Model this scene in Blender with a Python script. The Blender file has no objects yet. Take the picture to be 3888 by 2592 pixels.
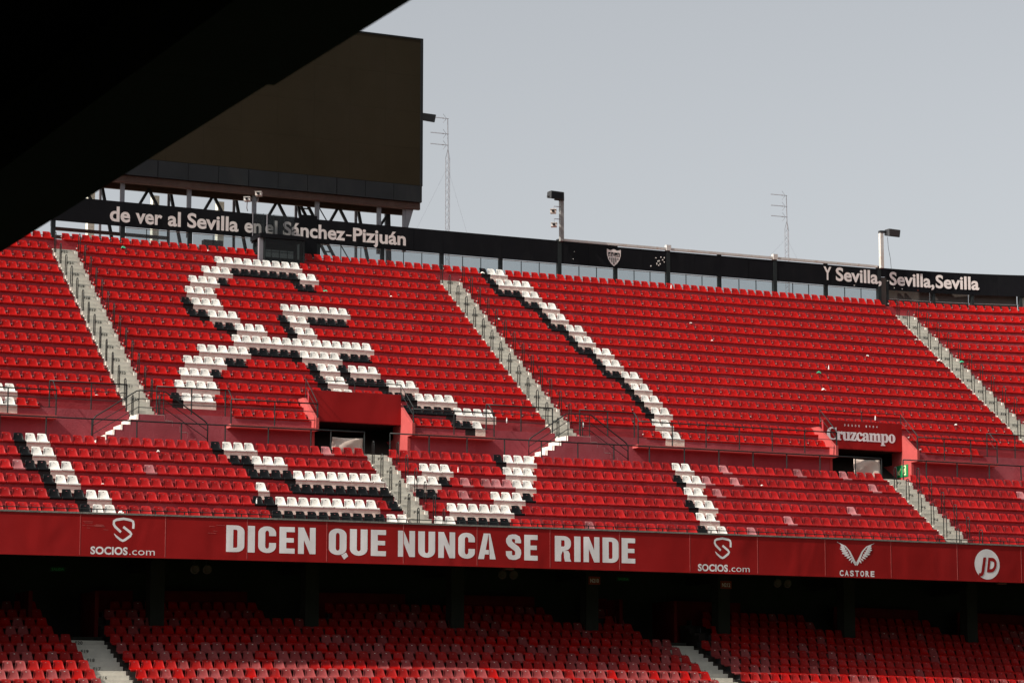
import bpy, math, random
from mathutils import Vector, Matrix
random.seed(7)
D2R = math.radians
scene = bpy.context.scene
COL = scene.collection
ZC = 4.0                                   # height of the lens above the pitch
# ------------------------------------------------------------------ camera
cam = bpy.data.objects.new('camera', bpy.data.cameras.new('camera'))
COL.objects.link(cam)
cam.location = (0, 0, ZC)
cam.rotation_euler = (D2R(90 + 8.33), 0, 0)
cam.data.sensor_width = 22.2
cam.data.lens = 10462.2 / 3888 * 22.2
cam.data.clip_start = 0.5
cam.data.clip_end = 6000
cam.data.dof.use_dof = True
cam.data.dof.focus_distance = 128
cam.data.dof.aperture_fstop = 5.6
scene.camera = cam
# ------------------------------------------------------------------ light
AZ = D2R(25.33118)
E = Vector((math.cos(AZ), math.sin(AZ), 0))      # along the seat rows
N = Vector((-math.sin(AZ), math.cos(AZ), 0))     # up the stand, away from the pitch
SUN = (E * -1.10 + N * -0.145 + Vector((0, 0, 1.0))).normalized()
sd = bpy.data.lights.new('sun', 'SUN')
sun = bpy.data.objects.new('sun', sd)
COL.objects.link(sun)
sun.rotation_euler = SUN.to_track_quat('Z', 'Y').to_euler()
sd.energy = 5.0
sd.angle = D2R(0.6)
sd.color = (1.0, 0.93, 0.84)
world = bpy.data.worlds.new('World')
scene.world = world
world.use_nodes = True
wn, wl = world.node_tree.nodes, world.node_tree.links
sky = wn.new('ShaderNodeTexSky')
sky.sky_type = 'NISHITA'
sky.sun_disc = False
sky.sun_elevation = math.asin(SUN.z)
sky.sun_rotation = math.atan2(SUN.x, SUN.y)
sky.air_density = 1.0
sky.dust_density = 2.5
sky.ozone_density = 1.0
hs = wn.new('ShaderNodeHueSaturation')
hs.inputs['Saturation'].default_value = 0.22
wl.new(sky.outputs[0], hs.inputs['Color'])
tn = wn.new('ShaderNodeMix'); tn.data_type = 'RGBA'; tn.blend_type = 'MULTIPLY'; tn.inputs[0].default_value = 1
tn.inputs[7].default_value = (.99, .995, .992, 1)          # haze over the city greys the blue
wl.new(hs.outputs[0], tn.inputs[6])
wl.new(tn.outputs[2], wn['Background'].inputs[0])
wn['Background'].inputs[1].default_value = 0.107
vs = scene.view_settings
vs.view_transform = 'Standard'
vs.look = 'None'
vs.exposure = 0.38
vs.gamma = 1.0
vs.use_curve_mapping = False
try:
    scene.cycles.max_bounces = 6
    scene.cycles.transparent_max_bounces = 12
except Exception:
    pass
# ------------------------------------------------------------------ plan of the stand
# s runs along the rows, t up the stand, z above the lens; both tiers are gently bowed in plan
D0, TA, TB, DT, ZA, ZB, RA, RB = 149.10806, -21.2469, -29.0873, 1.014764, 14.615307, 9.543474, .70054, .656395
T23 = TA + 14 * DT
def bow(t):
    q = min(max((t - TB) / (T23 - TB), -.05), 1)
    return .00090596 + (-.00050599 - .00090596) * q
def W(s, t, z):                            # upper tier
    m = max(0., s - 20)
    T = t + bow(t) * s * s - .0158407 * m * m
    S = s - (.0316814 ** 2) * m ** 3 / 6
    return Vector((math.cos(AZ) * S - math.sin(AZ) * T, D0 + math.sin(AZ) * S + math.cos(AZ) * T, z + ZC))
def LW(s, t, z):                           # lower tier
    T = t + .0009 * s * s
    k = 1.010
    return Vector((k * (math.cos(AZ) * s - math.sin(AZ) * T), k * (D0 + math.sin(AZ) * s + math.cos(AZ) * T),
                   k * (z - .00904 * s - .00041753 * s * s) + ZC))
def yaw(s, t, w=W):
    a, b = w(s - .05, t, 0), w(s + .05, t, 0)
    return math.atan2(b.y - a.y, b.x - a.x)
def zr(r): return ZA + (r - 9) * RA if r >= 9 else ZB + (r - 2) * RB     # top of the seat backs
def tr(r): return TA + (r - 9) * DT if r >= 9 else TB + (r - 2) * DT
LT, LD, LZ, LR = -31.165, .85978, 3.0887, .36919
def lzr(r): return LZ + (r - 15) * LR
def ltr(r): return LT + (r - 15) * LD
# ------------------------------------------------------------------ materials
MATS = {}
def mat(name, col, rough=.6, spec=.5, var=0., scale=3., bump=0., metal=0., stain=None, stain_amt=0., tint=0., coat=0., detail_scale=None):
    """Procedural paint / plastic / concrete: large soft stains, fine grain, per-piece tint."""
    if name in MATS: return MATS[name]
    m = bpy.data.materials.new(name); m.use_nodes = True
    nt = m.node_tree; n = nt.nodes; l = nt.links; b = n['Principled BSDF']
    b.inputs['Roughness'].default_value = rough
    b.inputs['Specular IOR Level'].default_value = spec
    b.inputs['Metallic'].default_value = metal
    b.inputs['Coat Weight'].default_value = coat
    g = n.new('ShaderNodeNewGeometry')
    mp = n.new('ShaderNodeMapping'); mp.vector_type = 'POINT'
    l.new(g.outputs['Position'], mp.inputs[0])
    last = n.new('ShaderNodeRGB'); last.outputs[0].default_value = (*col, 1); out = last.outputs[0]
    def mix(a, bcol, fac, mode='MIX'):
        x = n.new('ShaderNodeMix'); x.data_type = 'RGBA'; x.blend_type = mode
        l.new(a, x.inputs[6])
        if isinstance(bcol, tuple): x.inputs[7].default_value = (*bcol, 1)
        else: l.new(bcol, x.inputs[7])
        if isinstance(fac, float): x.inputs[0].default_value = fac
        else: l.new(fac, x.inputs[0])
        return x.outputs[2]
    if var:
        no = n.new('ShaderNodeTexNoise'); no.inputs['Scale'].default_value = scale; no.inputs['Detail'].default_value = 6; no.inputs['Roughness'].default_value = .65
        l.new(mp.outputs[0], no.inputs['Vector'])
        r = n.new('ShaderNodeMapRange'); r.inputs['From Min'].default_value = .3; r.inputs['From Max'].default_value = .7
        r.inputs['To Min'].default_value = 1 - var; r.inputs['To Max'].default_value = 1 + var
        l.new(no.outputs[0], r.inputs[0])
        hsv = n.new('ShaderNodeHueSaturation'); l.new(out, hsv.inputs['Color']); l.new(r.outputs[0], hsv.inputs['Value']); out = hsv.outputs[0]
    if stain:
        n2 = n.new('ShaderNodeTexNoise'); n2.inputs['Scale'].default_value = detail_scale or scale * .35; n2.inputs['Detail'].default_value = 8; n2.inputs['Roughness'].default_value = .7
        m2 = n.new('ShaderNodeMapping'); m2.inputs['Scale'].default_value = (1, 1, .45); l.new(g.outputs['Position'], m2.inputs[0]); l.new(m2.outputs[0], n2.inputs['Vector'])
        cr = n.new('ShaderNodeMapRange'); cr.inputs['From Min'].default_value = .50; cr.inputs['From Max'].default_value = .68
        cr.inputs['To Max'].default_value = stain_amt; l.new(n2.outputs[0], cr.inputs[0])
        out = mix(out, stain, cr.outputs[0])
    if tint:
        oi = n.new('ShaderNodeObjectInfo'); ad = n.new('ShaderNodeMath'); ad.operation = 'ADD'
        l.new(oi.outputs['Random'], ad.inputs[0]); l.new(g.outputs['Random Per Island'], ad.inputs[1])
        fr = n.new('ShaderNodeMath'); fr.operation = 'FRACT'; l.new(ad.outputs[0], fr.inputs[0])
        rr = n.new('ShaderNodeMapRange'); rr.inputs['To Min'].default_value = 1 - tint; rr.inputs['To Max'].default_value = 1 + tint * .7; l.new(fr.outputs[0], rr.inputs[0])
        sr = n.new('ShaderNodeMapRange'); sr.inputs['To Min'].default_value = 1.0; sr.inputs['To Max'].default_value = 1.0 if 'red' in name or 'black' in name else 1 - tint * .35; l.new(fr.outputs[0], sr.inputs[0])
        h2 = n.new('ShaderNodeHueSaturation'); l.new(out, h2.inputs['Color']); l.new(rr.outputs[0], h2.inputs['Value']); l.new(sr.outputs[0], h2.inputs['Saturation']); out = h2.outputs[0]
    l.new(out, b.inputs['Base Color'])
    if bump:
        bn = n.new('ShaderNodeTexNoise'); bn.inputs['Scale'].default_value = 18; bn.inputs['Detail'].default_value = 4; l.new(g.outputs['Position'], bn.inputs['Vector'])
        bp = n.new('ShaderNodeBump'); bp.inputs['Strength'].default_value = bump; bp.inputs['Distance'].default_value = .03
        l.new(bn.outputs[0], bp.inputs['Height']); l.new(bp.outputs[0], b.inputs['Normal'])
    MATS[name] = m
    return m
M_RED = mat('red_seat_plastic', (.345, .0045, .0032), .34, .18, var=.08, scale=9, tint=.12, stain=(.33, .012, .010), stain_amt=.25, detail_scale=3)
M_FADE = mat('faded_seat_plastic', (.36, .11, .115), .5, .2, var=.12, scale=7, tint=.30, stain=(.44, .19, .20), stain_amt=.5, detail_scale=4)
M_REDOLD = mat('worn_red_seat_plastic', (.30, .006, .006), .42, .20, var=.12, scale=8, tint=.28, stain=(.32, .03, .03), stain_amt=.40, detail_scale=3)
M_WHITE = mat('white_seat_plastic', (.68, .655, .61), .38, .5, var=.05, scale=8, tint=.12, stain=(.54, .50, .43), stain_amt=.45)
M_BLACK = mat('black_seat_plastic', (.0045, .005, .0055), .40, .18, var=.2, scale=8, tint=.2)
M_PAINT = mat('red_painted_concrete', (.31, .042, .049), .85, .12, var=.14, scale=1.3, bump=.35, stain=(.38, .10, .11), stain_amt=.5)
M_PINK = mat('faded_red_render', (.42, .075, .07), .85, .15, var=.12, scale=1.1, bump=.35, stain=(.50, .16, .15), stain_amt=.45)
M_CREAM = mat('cream_painted_concrete', (.80, .78, .66), .8, .25, var=.08, scale=3, bump=.25, stain=(.42, .37, .28), stain_amt=.45, detail_scale=2.5)
M_BLKP = mat('black_painted_concrete', (.014, .014, .013), .7, .3, var=.25, scale=3, bump=.3, stain=(.04, .04, .036), stain_amt=.4)
M_CONC = mat('worn_concrete', (.56, .535, .47), .88, .2, var=.08, scale=2.2, bump=.2, stain=(.42, .40, .35), stain_amt=.55, detail_scale=2)
M_KERB = mat('white_painted_concrete', (.74, .71, .64), .75, .25, var=.08, scale=3, bump=.2, stain=(.5, .47, .4), stain_amt=.4)
M_DCONC = mat('shade_darkened_concrete', (.028, .028, .023), .9, .2, var=.15, scale=.8, bump=.3, stain=(.04, .04, .036), stain_amt=.5)  # grey lowered well below concrete to deepen the shade under the tier
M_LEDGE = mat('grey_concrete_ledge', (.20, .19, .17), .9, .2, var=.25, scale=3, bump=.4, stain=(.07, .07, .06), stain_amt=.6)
M_LOWC = mat('shaded_step_concrete', (.05, .042, .038), .95, .1, var=.2, scale=2, stain=(.02, .018, .016), stain_amt=.5)  # step concrete darkened to carry the overhang's shade
M_DRED = mat('shaded_red_concrete', (.11, .010, .010), .9, .1, var=.2, scale=1.5)  # red lowered so rear parapet and reveals sink into shade
M_WALL = mat('weathered_red_render', (.33, .066, .080), .88, .12, var=.14, scale=.9, bump=.4, stain=(.42, .14, .16), stain_amt=.5)
M_TREAD = mat('pale_tread_concrete', (.34, .26, .235), .9, .15, var=.15, scale=2, stain=(.2, .15, .14), stain_amt=.5)
M_RAIL = mat('black_painted_steel', (.014, .018, .018), .5, .3, var=.2, scale=5, metal=.0)
M_BOARD = mat('black_sheet_board', (.0045, .0045, .006), .55, .15, var=.25, scale=.8, stain=(.012, .012, .013), stain_amt=.45, detail_scale=1.5)
M_BAN = mat('red_vinyl_banner', (.29, .009, .009), .48, .15, var=.08, scale=.5, stain=(.34, .02, .022), stain_amt=.3, bump=.0)
def crease(m):
    "soft vertical creases of stretched vinyl"
    nt = m.node_tree; n, l = nt.nodes, nt.links
    g = n.new('ShaderNodeNewGeometry'); mp = n.new('ShaderNodeMapping'); mp.inputs['Rotation'].default_value = (0, 0, -AZ); mp.inputs['Scale'].default_value = (.55, .1, .28)
    no = n.new('ShaderNodeTexNoise'); no.inputs['Scale'].default_value = .9; no.inputs['Detail'].default_value = 2; no.inputs['Distortion'].default_value = .4
    bp = n.new('ShaderNodeBump'); bp.inputs['Strength'].default_value = .6; bp.inputs['Distance'].default_value = .17
    l.new(g.outputs['Position'], mp.inputs[0]); l.new(mp.outputs[0], no.inputs['Vector']); l.new(no.outputs[0], bp.inputs['Height']); l.new(bp.outputs[0], n['Principled BSDF'].inputs['Normal'])
M_LET = mat('pinkish_white_vinyl', (.82, .77, .78), .5, .35, var=.06, scale=1.2, stain=(.66, .58, .59), stain_amt=.35)
crease(M_BAN); crease(M_LET)
M_LETB = mat('cream_vinyl_lettering', (.80, .74, .70), .55, .3, var=.08, scale=2, stain=(.6, .5, .45), stain_amt=.35)
M_DARKLET = mat('black_stencil_paint', (.06, .06, .055), .8, .2)
M_STEEL = mat('grey_painted_steel', (.23, .22, .24), .6, .4, var=.12, scale=3, stain=(.15, .12, .13), stain_amt=.4)
M_GSTEEL = mat('light_grey_galvanised_steel', (.26, .26, .25), .5, .3, var=.12, scale=4, stain=(.22, .2, .18), stain_amt=.5)
M_LAMPG = mat('dark_lamp_glass', (.022, .014, .012), .35, .4)
M_HORN = mat('dark_grey_plastic', (.055, .055, .045), .8, .2)  # one very dark grey for the round speakers
M_DSTEEL = mat('dark_steel', (.030, .031, .033), .6, .4, var=.2, scale=3, stain=(.05, .042, .036), stain_amt=.4)
M_WSTEEL = mat('weathered_white_steel', (.56, .55, .52), .6, .4, var=.06, scale=4, stain=(.38, .22, .12), stain_amt=.55, detail_scale=2.2)
M_RUSTB = mat('rust_brown_steel', (.105, .062, .05), .75, .3, var=.2, scale=2.5, stain=(.15, .10, .08), stain_amt=.5)
M_LED = mat('unlit_led_face', (.027, .0215, .0125), .8, .06, var=.10, scale=.35, stain=(.032, .026, .017), stain_amt=.6, detail_scale=.25)
M_PANEL = mat('grey_cladding_sheet', (.017, .019, .021), .6, .15, var=.14, scale=.9, stain=(.04, .04, .038), stain_amt=.4)
M_TAUPE = mat('taupe_cladding', (.095, .080, .068), .7, .3, var=.1, scale=.7, stain=(.14, .12, .13), stain_amt=.4)
M_CLOTH = mat('pinkish_grey_tarpaulin', (.62, .50, .43), .6, .3, var=.08, scale=3)
M_GREEN = mat('green_sign_plastic', (.012, .22, .07), .45, .4, var=.05, scale=4)
M_DGREEN = mat('dim_green_sign', (.006, .045, .015), .7, .2)  # sign green darkened so the plate reads as unlit
M_GREENBAG = mat('green_plastic_bag', (.03, .42, .22), .4, .5, var=.15, scale=20)
M_PAPER = mat('crumpled_white_paper', (.78, .76, .70), .8, .2, var=.08, scale=20)
M_PALEGREEN = mat('pale_yellow_sign_print', (.72, .78, .42), .6, .3)
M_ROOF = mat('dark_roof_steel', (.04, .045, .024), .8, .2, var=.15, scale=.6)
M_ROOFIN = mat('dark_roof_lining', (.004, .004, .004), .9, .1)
M_ORANGE = mat('orange_red_sign', (.30, .045, .02), .6, .3)
M_GRASS = mat('pitch_grass', (.030, .062, .016), .9, .2, var=.2, scale=.4)
M_GROUND = mat('city_ground', (.20, .18, .15), .95, .1, var=.2, scale=.05)
M_TRANS = mat('pale_bottle_plastic', (.70, .70, .68), .25, .5)
def glass(name, tint, alpha, rough=.08):
    m = bpy.data.materials.new(name); m.use_nodes = True
    n, l = m.node_tree.nodes, m.node_tree.links
    n.remove(n['Principled BSDF'])
    tb = n.new('ShaderNodeBsdfTransparent'); tb.inputs[0].default_value = (*tint, 1)
    gb = n.new('ShaderNodeBsdfGlossy'); gb.inputs['Roughness'].default_value = rough; gb.inputs[0].default_value = (.35, .35, .35, 1)
    df = n.new('ShaderNodeBsdfDiffuse'); df.inputs[0].default_value = (.35, .36, .36, 1)
    fr = n.new('ShaderNodeFresnel'); fr.inputs[0].default_value = 1.45
    a = n.new('ShaderNodeMixShader'); b = n.new('ShaderNodeMixShader')
    g = n.new('ShaderNodeNewGeometry'); no = n.new('ShaderNodeTexNoise'); no.inputs['Scale'].default_value = 3; no.inputs['Detail'].default_value = 5
    l.new(g.outputs['Position'], no.inputs['Vector'])
    mr = n.new('ShaderNodeMapRange'); mr.inputs['To Min'].default_value = alpha * .7; mr.inputs['To Max'].default_value = alpha * 1.3; l.new(no.outputs[0], mr.inputs[0])
    l.new(fr.outputs[0], a.inputs[0]); l.new(tb.outputs[0], a.inputs[1]); l.new(gb.outputs[0], a.inputs[2])
    l.new(mr.outputs[0], b.inputs[0]); l.new(a.outputs[0], b.inputs[1]); l.new(df.outputs[0], b.inputs[2])
    l.new(b.outputs[0], n['Material Output'].inputs[0])
    return m
M_GLASS = glass('dusty_clear_glass', (.80, .83, .84), .10)
M_TGLASS = glass('tinted_glass', (.78, .79, .79), .012)
M_DGLASS = glass('smoked_glass', (.22, .23, .22), .03)
# ------------------------------------------------------------------ mesh helpers
class MB:
    def __init__(s): s.v, s.f, s.m, s.sm = [], [], [], False
    def add(s, vs, fs, mi=0):
        k = len(s.v); s.v += [Vector(v) for v in vs]; s.f += [tuple(i + k for i in f) for f in fs]; s.m += [mi] * len(fs); return s
    def box(s, c, size, R=None, mi=0):
        c = Vector(c); h = Vector(size) * .5
        vs = [Vector((x * h.x, y * h.y, z * h.z)) for x in (-1, 1) for y in (-1, 1) for z in (-1, 1)]
        if R is not None: vs = [R @ v for v in vs]
        return s.add([c + v for v in vs], [(0, 1, 3, 2), (4, 6, 7, 5), (0, 4, 5, 1), (2, 3, 7, 6), (0, 2, 6, 4), (1, 5, 7, 3)], mi)
    def hexa(s, p, mi=0):                   # eight corners: bottom ring 0-3, top ring 4-7
        return s.add(p, [(3, 2, 1, 0), (4, 5, 6, 7), (0, 1, 5, 4), (1, 2, 6, 5), (2, 3, 7, 6), (3, 0, 4, 7)], mi)
    def tube(s, pts, r, n=6, mi=0):
        pts = [Vector(p) for p in pts]; k = len(s.v); rings = []
        for i, p in enumerate(pts):
            d = (pts[min(i + 1, len(pts) - 1)] - pts[max(i - 1, 0)])
            d = d.normalized() if d.length > 1e-9 else Vector((0, 0, 1))
            u = d.cross(Vector((0, 0, 1)));
            if u.length < .05: u = d.cross(E)
            u.normalize(); w = d.cross(u).normalized()
            rr = r[i] if isinstance(r, (list, tuple)) else r
            rings.append([p + (u * math.cos(2 * math.pi * j / n) + w * math.sin(2 * math.pi * j / n)) * rr for j in range(n)])
        vs = [v for ring in rings for v in ring]; fs = []
        for i in range(len(pts) - 1):
            for j in range(n):
                a, b = i * n + j, i * n + (j + 1) % n; fs.append((a, b, b + n, a + n))
        fs.append(tuple(range(n - 1, -1, -1))); fs.append(tuple((len(pts) - 1) * n + j for j in range(n)))
        return s.add(vs, fs, mi)
    def beam(s, a, b, w, h, mi=0, up=Vector((0, 0, 1))):
        a, b = Vector(a), Vector(b); d = (b - a).normalized(); u = d.cross(up)
        if u.length < .05: u = d.cross(N)
        u.normalize(); q = u.cross(d).normalized(); u, q = u * w / 2, q * h / 2
        return s.hexa([a - u - q, a + u - q, a + u + q, a - u + q, b - u - q, b + u - q, b + u + q, b - u + q], mi)
    def prism(s, prof, s0, s1, w=W, step=1.2, mi=0, caps=True):
        """prof: closed (t, z) outline carried along the bowed row from s0 to s1."""
        k = max(1, int(math.ceil((s1 - s0) / step))); n = len(prof); vs = []
        for i in range(k + 1):
            x = s0 + (s1 - s0) * i / k
            vs += [w(x, t, z) for t, z in prof]
        fs = [(i * n + j, i * n + (j + 1) % n, (i + 1) * n + (j + 1) % n, (i + 1) * n + j) for i in range(k) for j in range(n)]
        if caps: fs += [tuple(range(n - 1, -1, -1)), tuple(k * n + j for j in range(n))]
        return s.add(vs, fs, mi)
    def sbox(s, s0, s1, t0, t1, z0, z1, w=W, step=1.2, mi=0):
        return s.prism([(t0, z0), (t1, z0), (t1, z1), (t0, z1)], s0, s1, w, step, mi)
def obj(name, mb, mats, parent=None, kind=None, smooth=False):
    me = bpy.data.meshes.new(name)
    base = parent['_base'] if parent is not None and '_base' in parent else (0, 0, 0)
    base = Vector(base)
    me.from_pydata([tuple(v - base) for v in mb.v], [], mb.f)
    for m in (mats if isinstance(mats, (list, tuple)) else [mats]): me.materials.append(m)
    if any(mb.m): me.polygons.foreach_set('material_index', mb.m)
    if smooth: me.polygons.foreach_set('use_smooth', [True] * len(me.polygons))
    if name == 'terrace_step' and mats is M_PAINT:          # unseen tops turned paler to bounce whiter light onto the risers
        me.materials.append(M_TREAD)
        for p_ in me.polygons:
            if p_.normal.z > .7: p_.material_index = 1
    me.validate(); me.update()
    o = bpy.data.objects.new(name, me); COL.objects.link(o)
    if parent is not None: o.parent = parent
    if kind: o['kind'] = kind
    return o
BASES = []
def thing(name, label, cat, loc, group=None, kind=None):
    o = bpy.data.objects.new(name, None); COL.objects.link(o); o.location = loc
    o.empty_display_size = .2
    o['_base'] = [float(x) for x in loc]; BASES.append(o)
    if label: o['label'] = label
    if cat: o['category'] = cat
    if group: o['group'] = group
    if kind: o['kind'] = kind
    return o
def tag(o, label, cat, group=None):
    o['label'] = label; o['category'] = cat
    if group: o['group'] = group
    return o
def recentre(o, loc):
    loc = Vector(loc)
    o.data.transform(Matrix.Translation(-loc)); o.location = loc
    return o
# flat print: glyph outlines laid on a surface
_TXT = {}
def glyphs(txt, bold=0., space=1., shear=0.):
    key = (txt, bold, space, shear)
    if key not in _TXT:
        c = bpy.data.curves.new('t', 'FONT'); c.body = txt; c.offset = bold; c.space_character = space; c.shear = shear
        c.fill_mode = 'FRONT'; c.resolution_u = 4
        o = bpy.data.objects.new('t', c); COL.objects.link(o)
        dg = bpy.context.evaluated_depsgraph_get(); dg.update()
        me = bpy.data.meshes.new_from_object(o.evaluated_get(dg))
        vs = [(v.co.x, v.co.y) for v in me.vertices]; fs = [tuple(p.vertices) for p in me.polygons]
        bpy.data.objects.remove(o); bpy.data.curves.remove(c); bpy.data.meshes.remove(me)
        x0, x1 = min(v[0] for v in vs), max(v[0] for v in vs)
        _TXT[key] = ([((x - x0) / (x1 - x0), y / .727) for x, y in vs], fs)
    return _TXT[key]
def put(mb, g, s0, s1, zb, zt, t, w=W, mi=0):
    """Lay glyph outlines on the bowed plane t: s0..s1 wide, baseline zb, capital height up to zt."""
    vs, fs = g
    P = [w(s0 + (s1 - s0) * x, t, zb + (zt - zb) * y) for x, y in vs]
    out = []
    for f in fs:
        a, b, c = P[f[0]], P[f[1]], P[f[2]]
        out.append(f if (b - a).cross(c - a).dot(N) < 0 else tuple(reversed(f)))
    mb.add(P, out, mi)
def strip(path, width, closed=False):
    """A flat ribbon along a 2-D path, as (verts, faces); width may vary per point."""
    n = len(path); vs, fs = [], []
    for i in range(n):
        a = path[(i - 1) % n] if closed or i else path[0]; b = path[(i + 1) % n] if closed or i < n - 1 else path[-1]
        dx, dy = b[0] - a[0], b[1] - a[1]; d = math.hypot(dx, dy) or 1; w = (width[i] if isinstance(width, (list, tuple)) else width) / 2
        vs += [(path[i][0] - dy / d * w, path[i][1] + dx / d * w), (path[i][0] + dy / d * w, path[i][1] - dx / d * w)]
    for i in range(n if closed else n - 1):
        j = (i + 1) % n; fs.append((2 * i, 2 * i + 1, 2 * j + 1, 2 * j))
    return vs, fs
def arc(cx, cy, rx, ry, a0, a1, n=10):
    return [(cx + rx * math.cos(D2R(a0 + (a1 - a0) * i / n)), cy + ry * math.sin(D2R(a0 + (a1 - a0) * i / n))) for i in range(n + 1)]
def join(*gs):
    V, F = [], []
    for vs, fs in gs:
        k = len(V); V += list(vs); F += [tuple(i + k for i in f) for f in fs]
    return V, F
def quadring(outer, inner, closed=False):
    n = len(outer); F = [(i, i + 1, n + i + 1, n + i) for i in range(n - 1)]
    if closed: F.append((n - 1, 0, n, 2 * n - 1))
    return list(outer) + list(inner), F
def rect(x0, y0, x1, y1): return [(x0, y0), (x1, y0), (x1, y1), (x0, y1)], [(0, 1, 2, 3)]
def poly(pts): return list(pts), [tuple(range(len(pts)))]
# ------------------------------------------------------------------ ground
g = MB(); g.add([(-3000, -3000, -.35), (3000, -3000, -.35), (3000, 3000, -.35), (-3000, 3000, -.35)], [(0, 1, 2, 3)])
obj('ground', g, M_GROUND, kind='structure')
g = MB()
p = [E * a + N * b for a, b in ((-49, -149), (29, -149), (29, -39), (-49, -39))]
g.add([Vector((v.x, v.y + D0, 0.0)) for v in p], [(0, 1, 2, 3)])
obj('pitch', g, M_GRASS, kind='structure')

# the other three sides of the bowl, unseen: added and raised to block low skylight
def bulk(name, pts, z0, z1):
    m = MB(); q = [E * a + N * b + Vector((0, D0, 0)) for a, b in pts]
    m.hexa([v + Vector((0, 0, z0)) for v in q] + [v + Vector((0, 0, z)) for v, z in zip(q, z1)])
    obj(name, m, M_DCONC, kind='structure')
bulk('opposite_stand_sky_block', [(-50, -178), (30, -178), (30, -150), (-50, -150)], -.3, (46, 46, 1, 1))
bulk('right_stand_sky_block', [(30, -150), (62, -150), (62, -36), (30, -36)], -.3, (1, 42, 42, 1))
bulk('left_stand_low_sky_block', [(-63, -150), (-50, -150), (-50, -40), (-63, -40)], -.3, (2.2, .8, .8, 2.2))
bulk('left_stand_sky_block', [(-84, -150), (-70, -150), (-70, -60), (-84, -60)], -.3, (42, 10, 10, 42))

# ------------------------------------------------------------------ upper tier: terrace steps
SEATS = [
    (2, -35.926, 'R7K1W2R13K10W2'),
    (2, -17.28, 'W2K5R7F1R10K1W2R2F1R20'),
    (2, 9.745, 'R8'),
    (3, -35.926, 'R5K3W2R12K2W9R1K1'),
    (3, -17.28, 'R2W6K1R17W2R7F1R15'),
    (3, 9.745, 'R9'),
    (4, -35.426, 'R4K1W2R15W1R2K9'),
    (4, -17.28, 'K2R2F1R2W3K1R15K1W2R14F1R7'),
    (4, 9.745, 'R11'),
    (5, -35.426, 'R2F1K2W2R6F1R8K4W8'),
    (5, -17.28, 'W3K1R1F1R1F3W2R15W2R1F1R20'),
    (5, 9.745, 'R12'),
    (6, -35.426, 'R3K1W2R15K2W3R8'),
    (6, -17.28, 'R2W3R5W3R14K1W2F1R2F1R14F1R2'),
    (6, 9.745, 'R11F1R2'),
    (7, -34.926, 'R2K1W2R14K1W3R6F1R3'),
    (7, -17.28, 'R10K1W3R14W2R3F1R7F1R4F1R4'),
    (7, 9.745, 'R15'),
    (9, -34.165, 'W2R2'),
    (9, -23.55, 'R7'),
    (9, -15.05, 'R4K2W1'),
    (9, -3.261, 'R2W2R16'),
    (9, 12.239, 'R7'),
    (10, -33.915, 'W2R9'),
    (10, -27.05, 'R2K1W3R8'),
    (10, -15.05, 'K5W4R5'),
    (10, -6.761, 'R9W2R16'),
    (10, 12.239, 'R14'),
    (11, -33.915, 'R11'),
    (11, -27.05, 'R3W4R10K1W2R3K3W4R8'),
    (11, -6.761, 'R9K1W2R40'),
    (12, -33.915, 'R11'),
    (12, -27.05, 'R4W3K1R9K1W2K4W3R11'),
    (12, -6.761, 'R9K1W2R40'),
    (12, 20.685, 'R2'),
    (13, -33.415, 'R10'),
    (13, -27.05, 'R5W4K2R6K1W2K1W3R14'),
    (13, -6.761, 'R9K1W2R40'),
    (13, 20.685, 'R3'),
    (14, -33.415, 'R10'),
    (14, -27.05, 'R7W5K5W4K3R14'),
    (14, -6.761, 'R8K2W2R40'),
    (14, 20.685, 'R5'),
    (15, -32.915, 'R9'),
    (15, -27.05, 'R11W14R13'),
    (15, -6.761, 'R8K1W2R41'),
    (15, 20.685, 'R6'),
    (16, -32.915, 'R9'),
    (16, -27.05, 'R10K2W3R2K1W2R18'),
    (16, -6.761, 'R7K2W2R41'),
    (16, 20.685, 'R7'),
    (17, -32.415, 'R8'),
    (17, -27.05, 'R8K2W3R4K1W2K4R14'),
    (17, -6.761, 'R7K1W2R42'),
    (17, 20.685, 'R9'),
    (18, -32.415, 'R8'),
    (18, -27.05, 'R8K1W3R6W7R13'),
    (18, -6.761, 'R6K2W2R42'),
    (18, 20.685, 'R10'),
    (19, -31.915, 'R7'),
    (19, -27.05, 'R9W3R26'),
    (19, -6.761, 'R6K1W2R43'),
    (19, 20.685, 'R11'),
    (20, -31.915, 'R7'),
    (20, -27.05, 'R10W3K1R7K2R15'),
    (20, -6.761, 'R5K2W2R43'),
    (20, 20.685, 'R13'),
    (21, -31.915, 'R7'),
    (21, -27.05, 'R12W3K7W2R14'),
    (21, -6.761, 'R3K3W2R44'),
    (21, 20.685, 'R14'),
    (22, -31.415, 'R6'),
    (22, -27.05, 'R14W9R15'),
    (22, -6.761, 'R3K1W4R44'),
    (22, 20.685, 'R15'),
    (23, -31.0, 'R6'),
    (23, -27.548, 'R20'),
    (23, -14.937, 'R15'),
    (23, -7.261, 'R4K1W2R46'),
    (23, 19.685, 'R18'),
]

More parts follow.
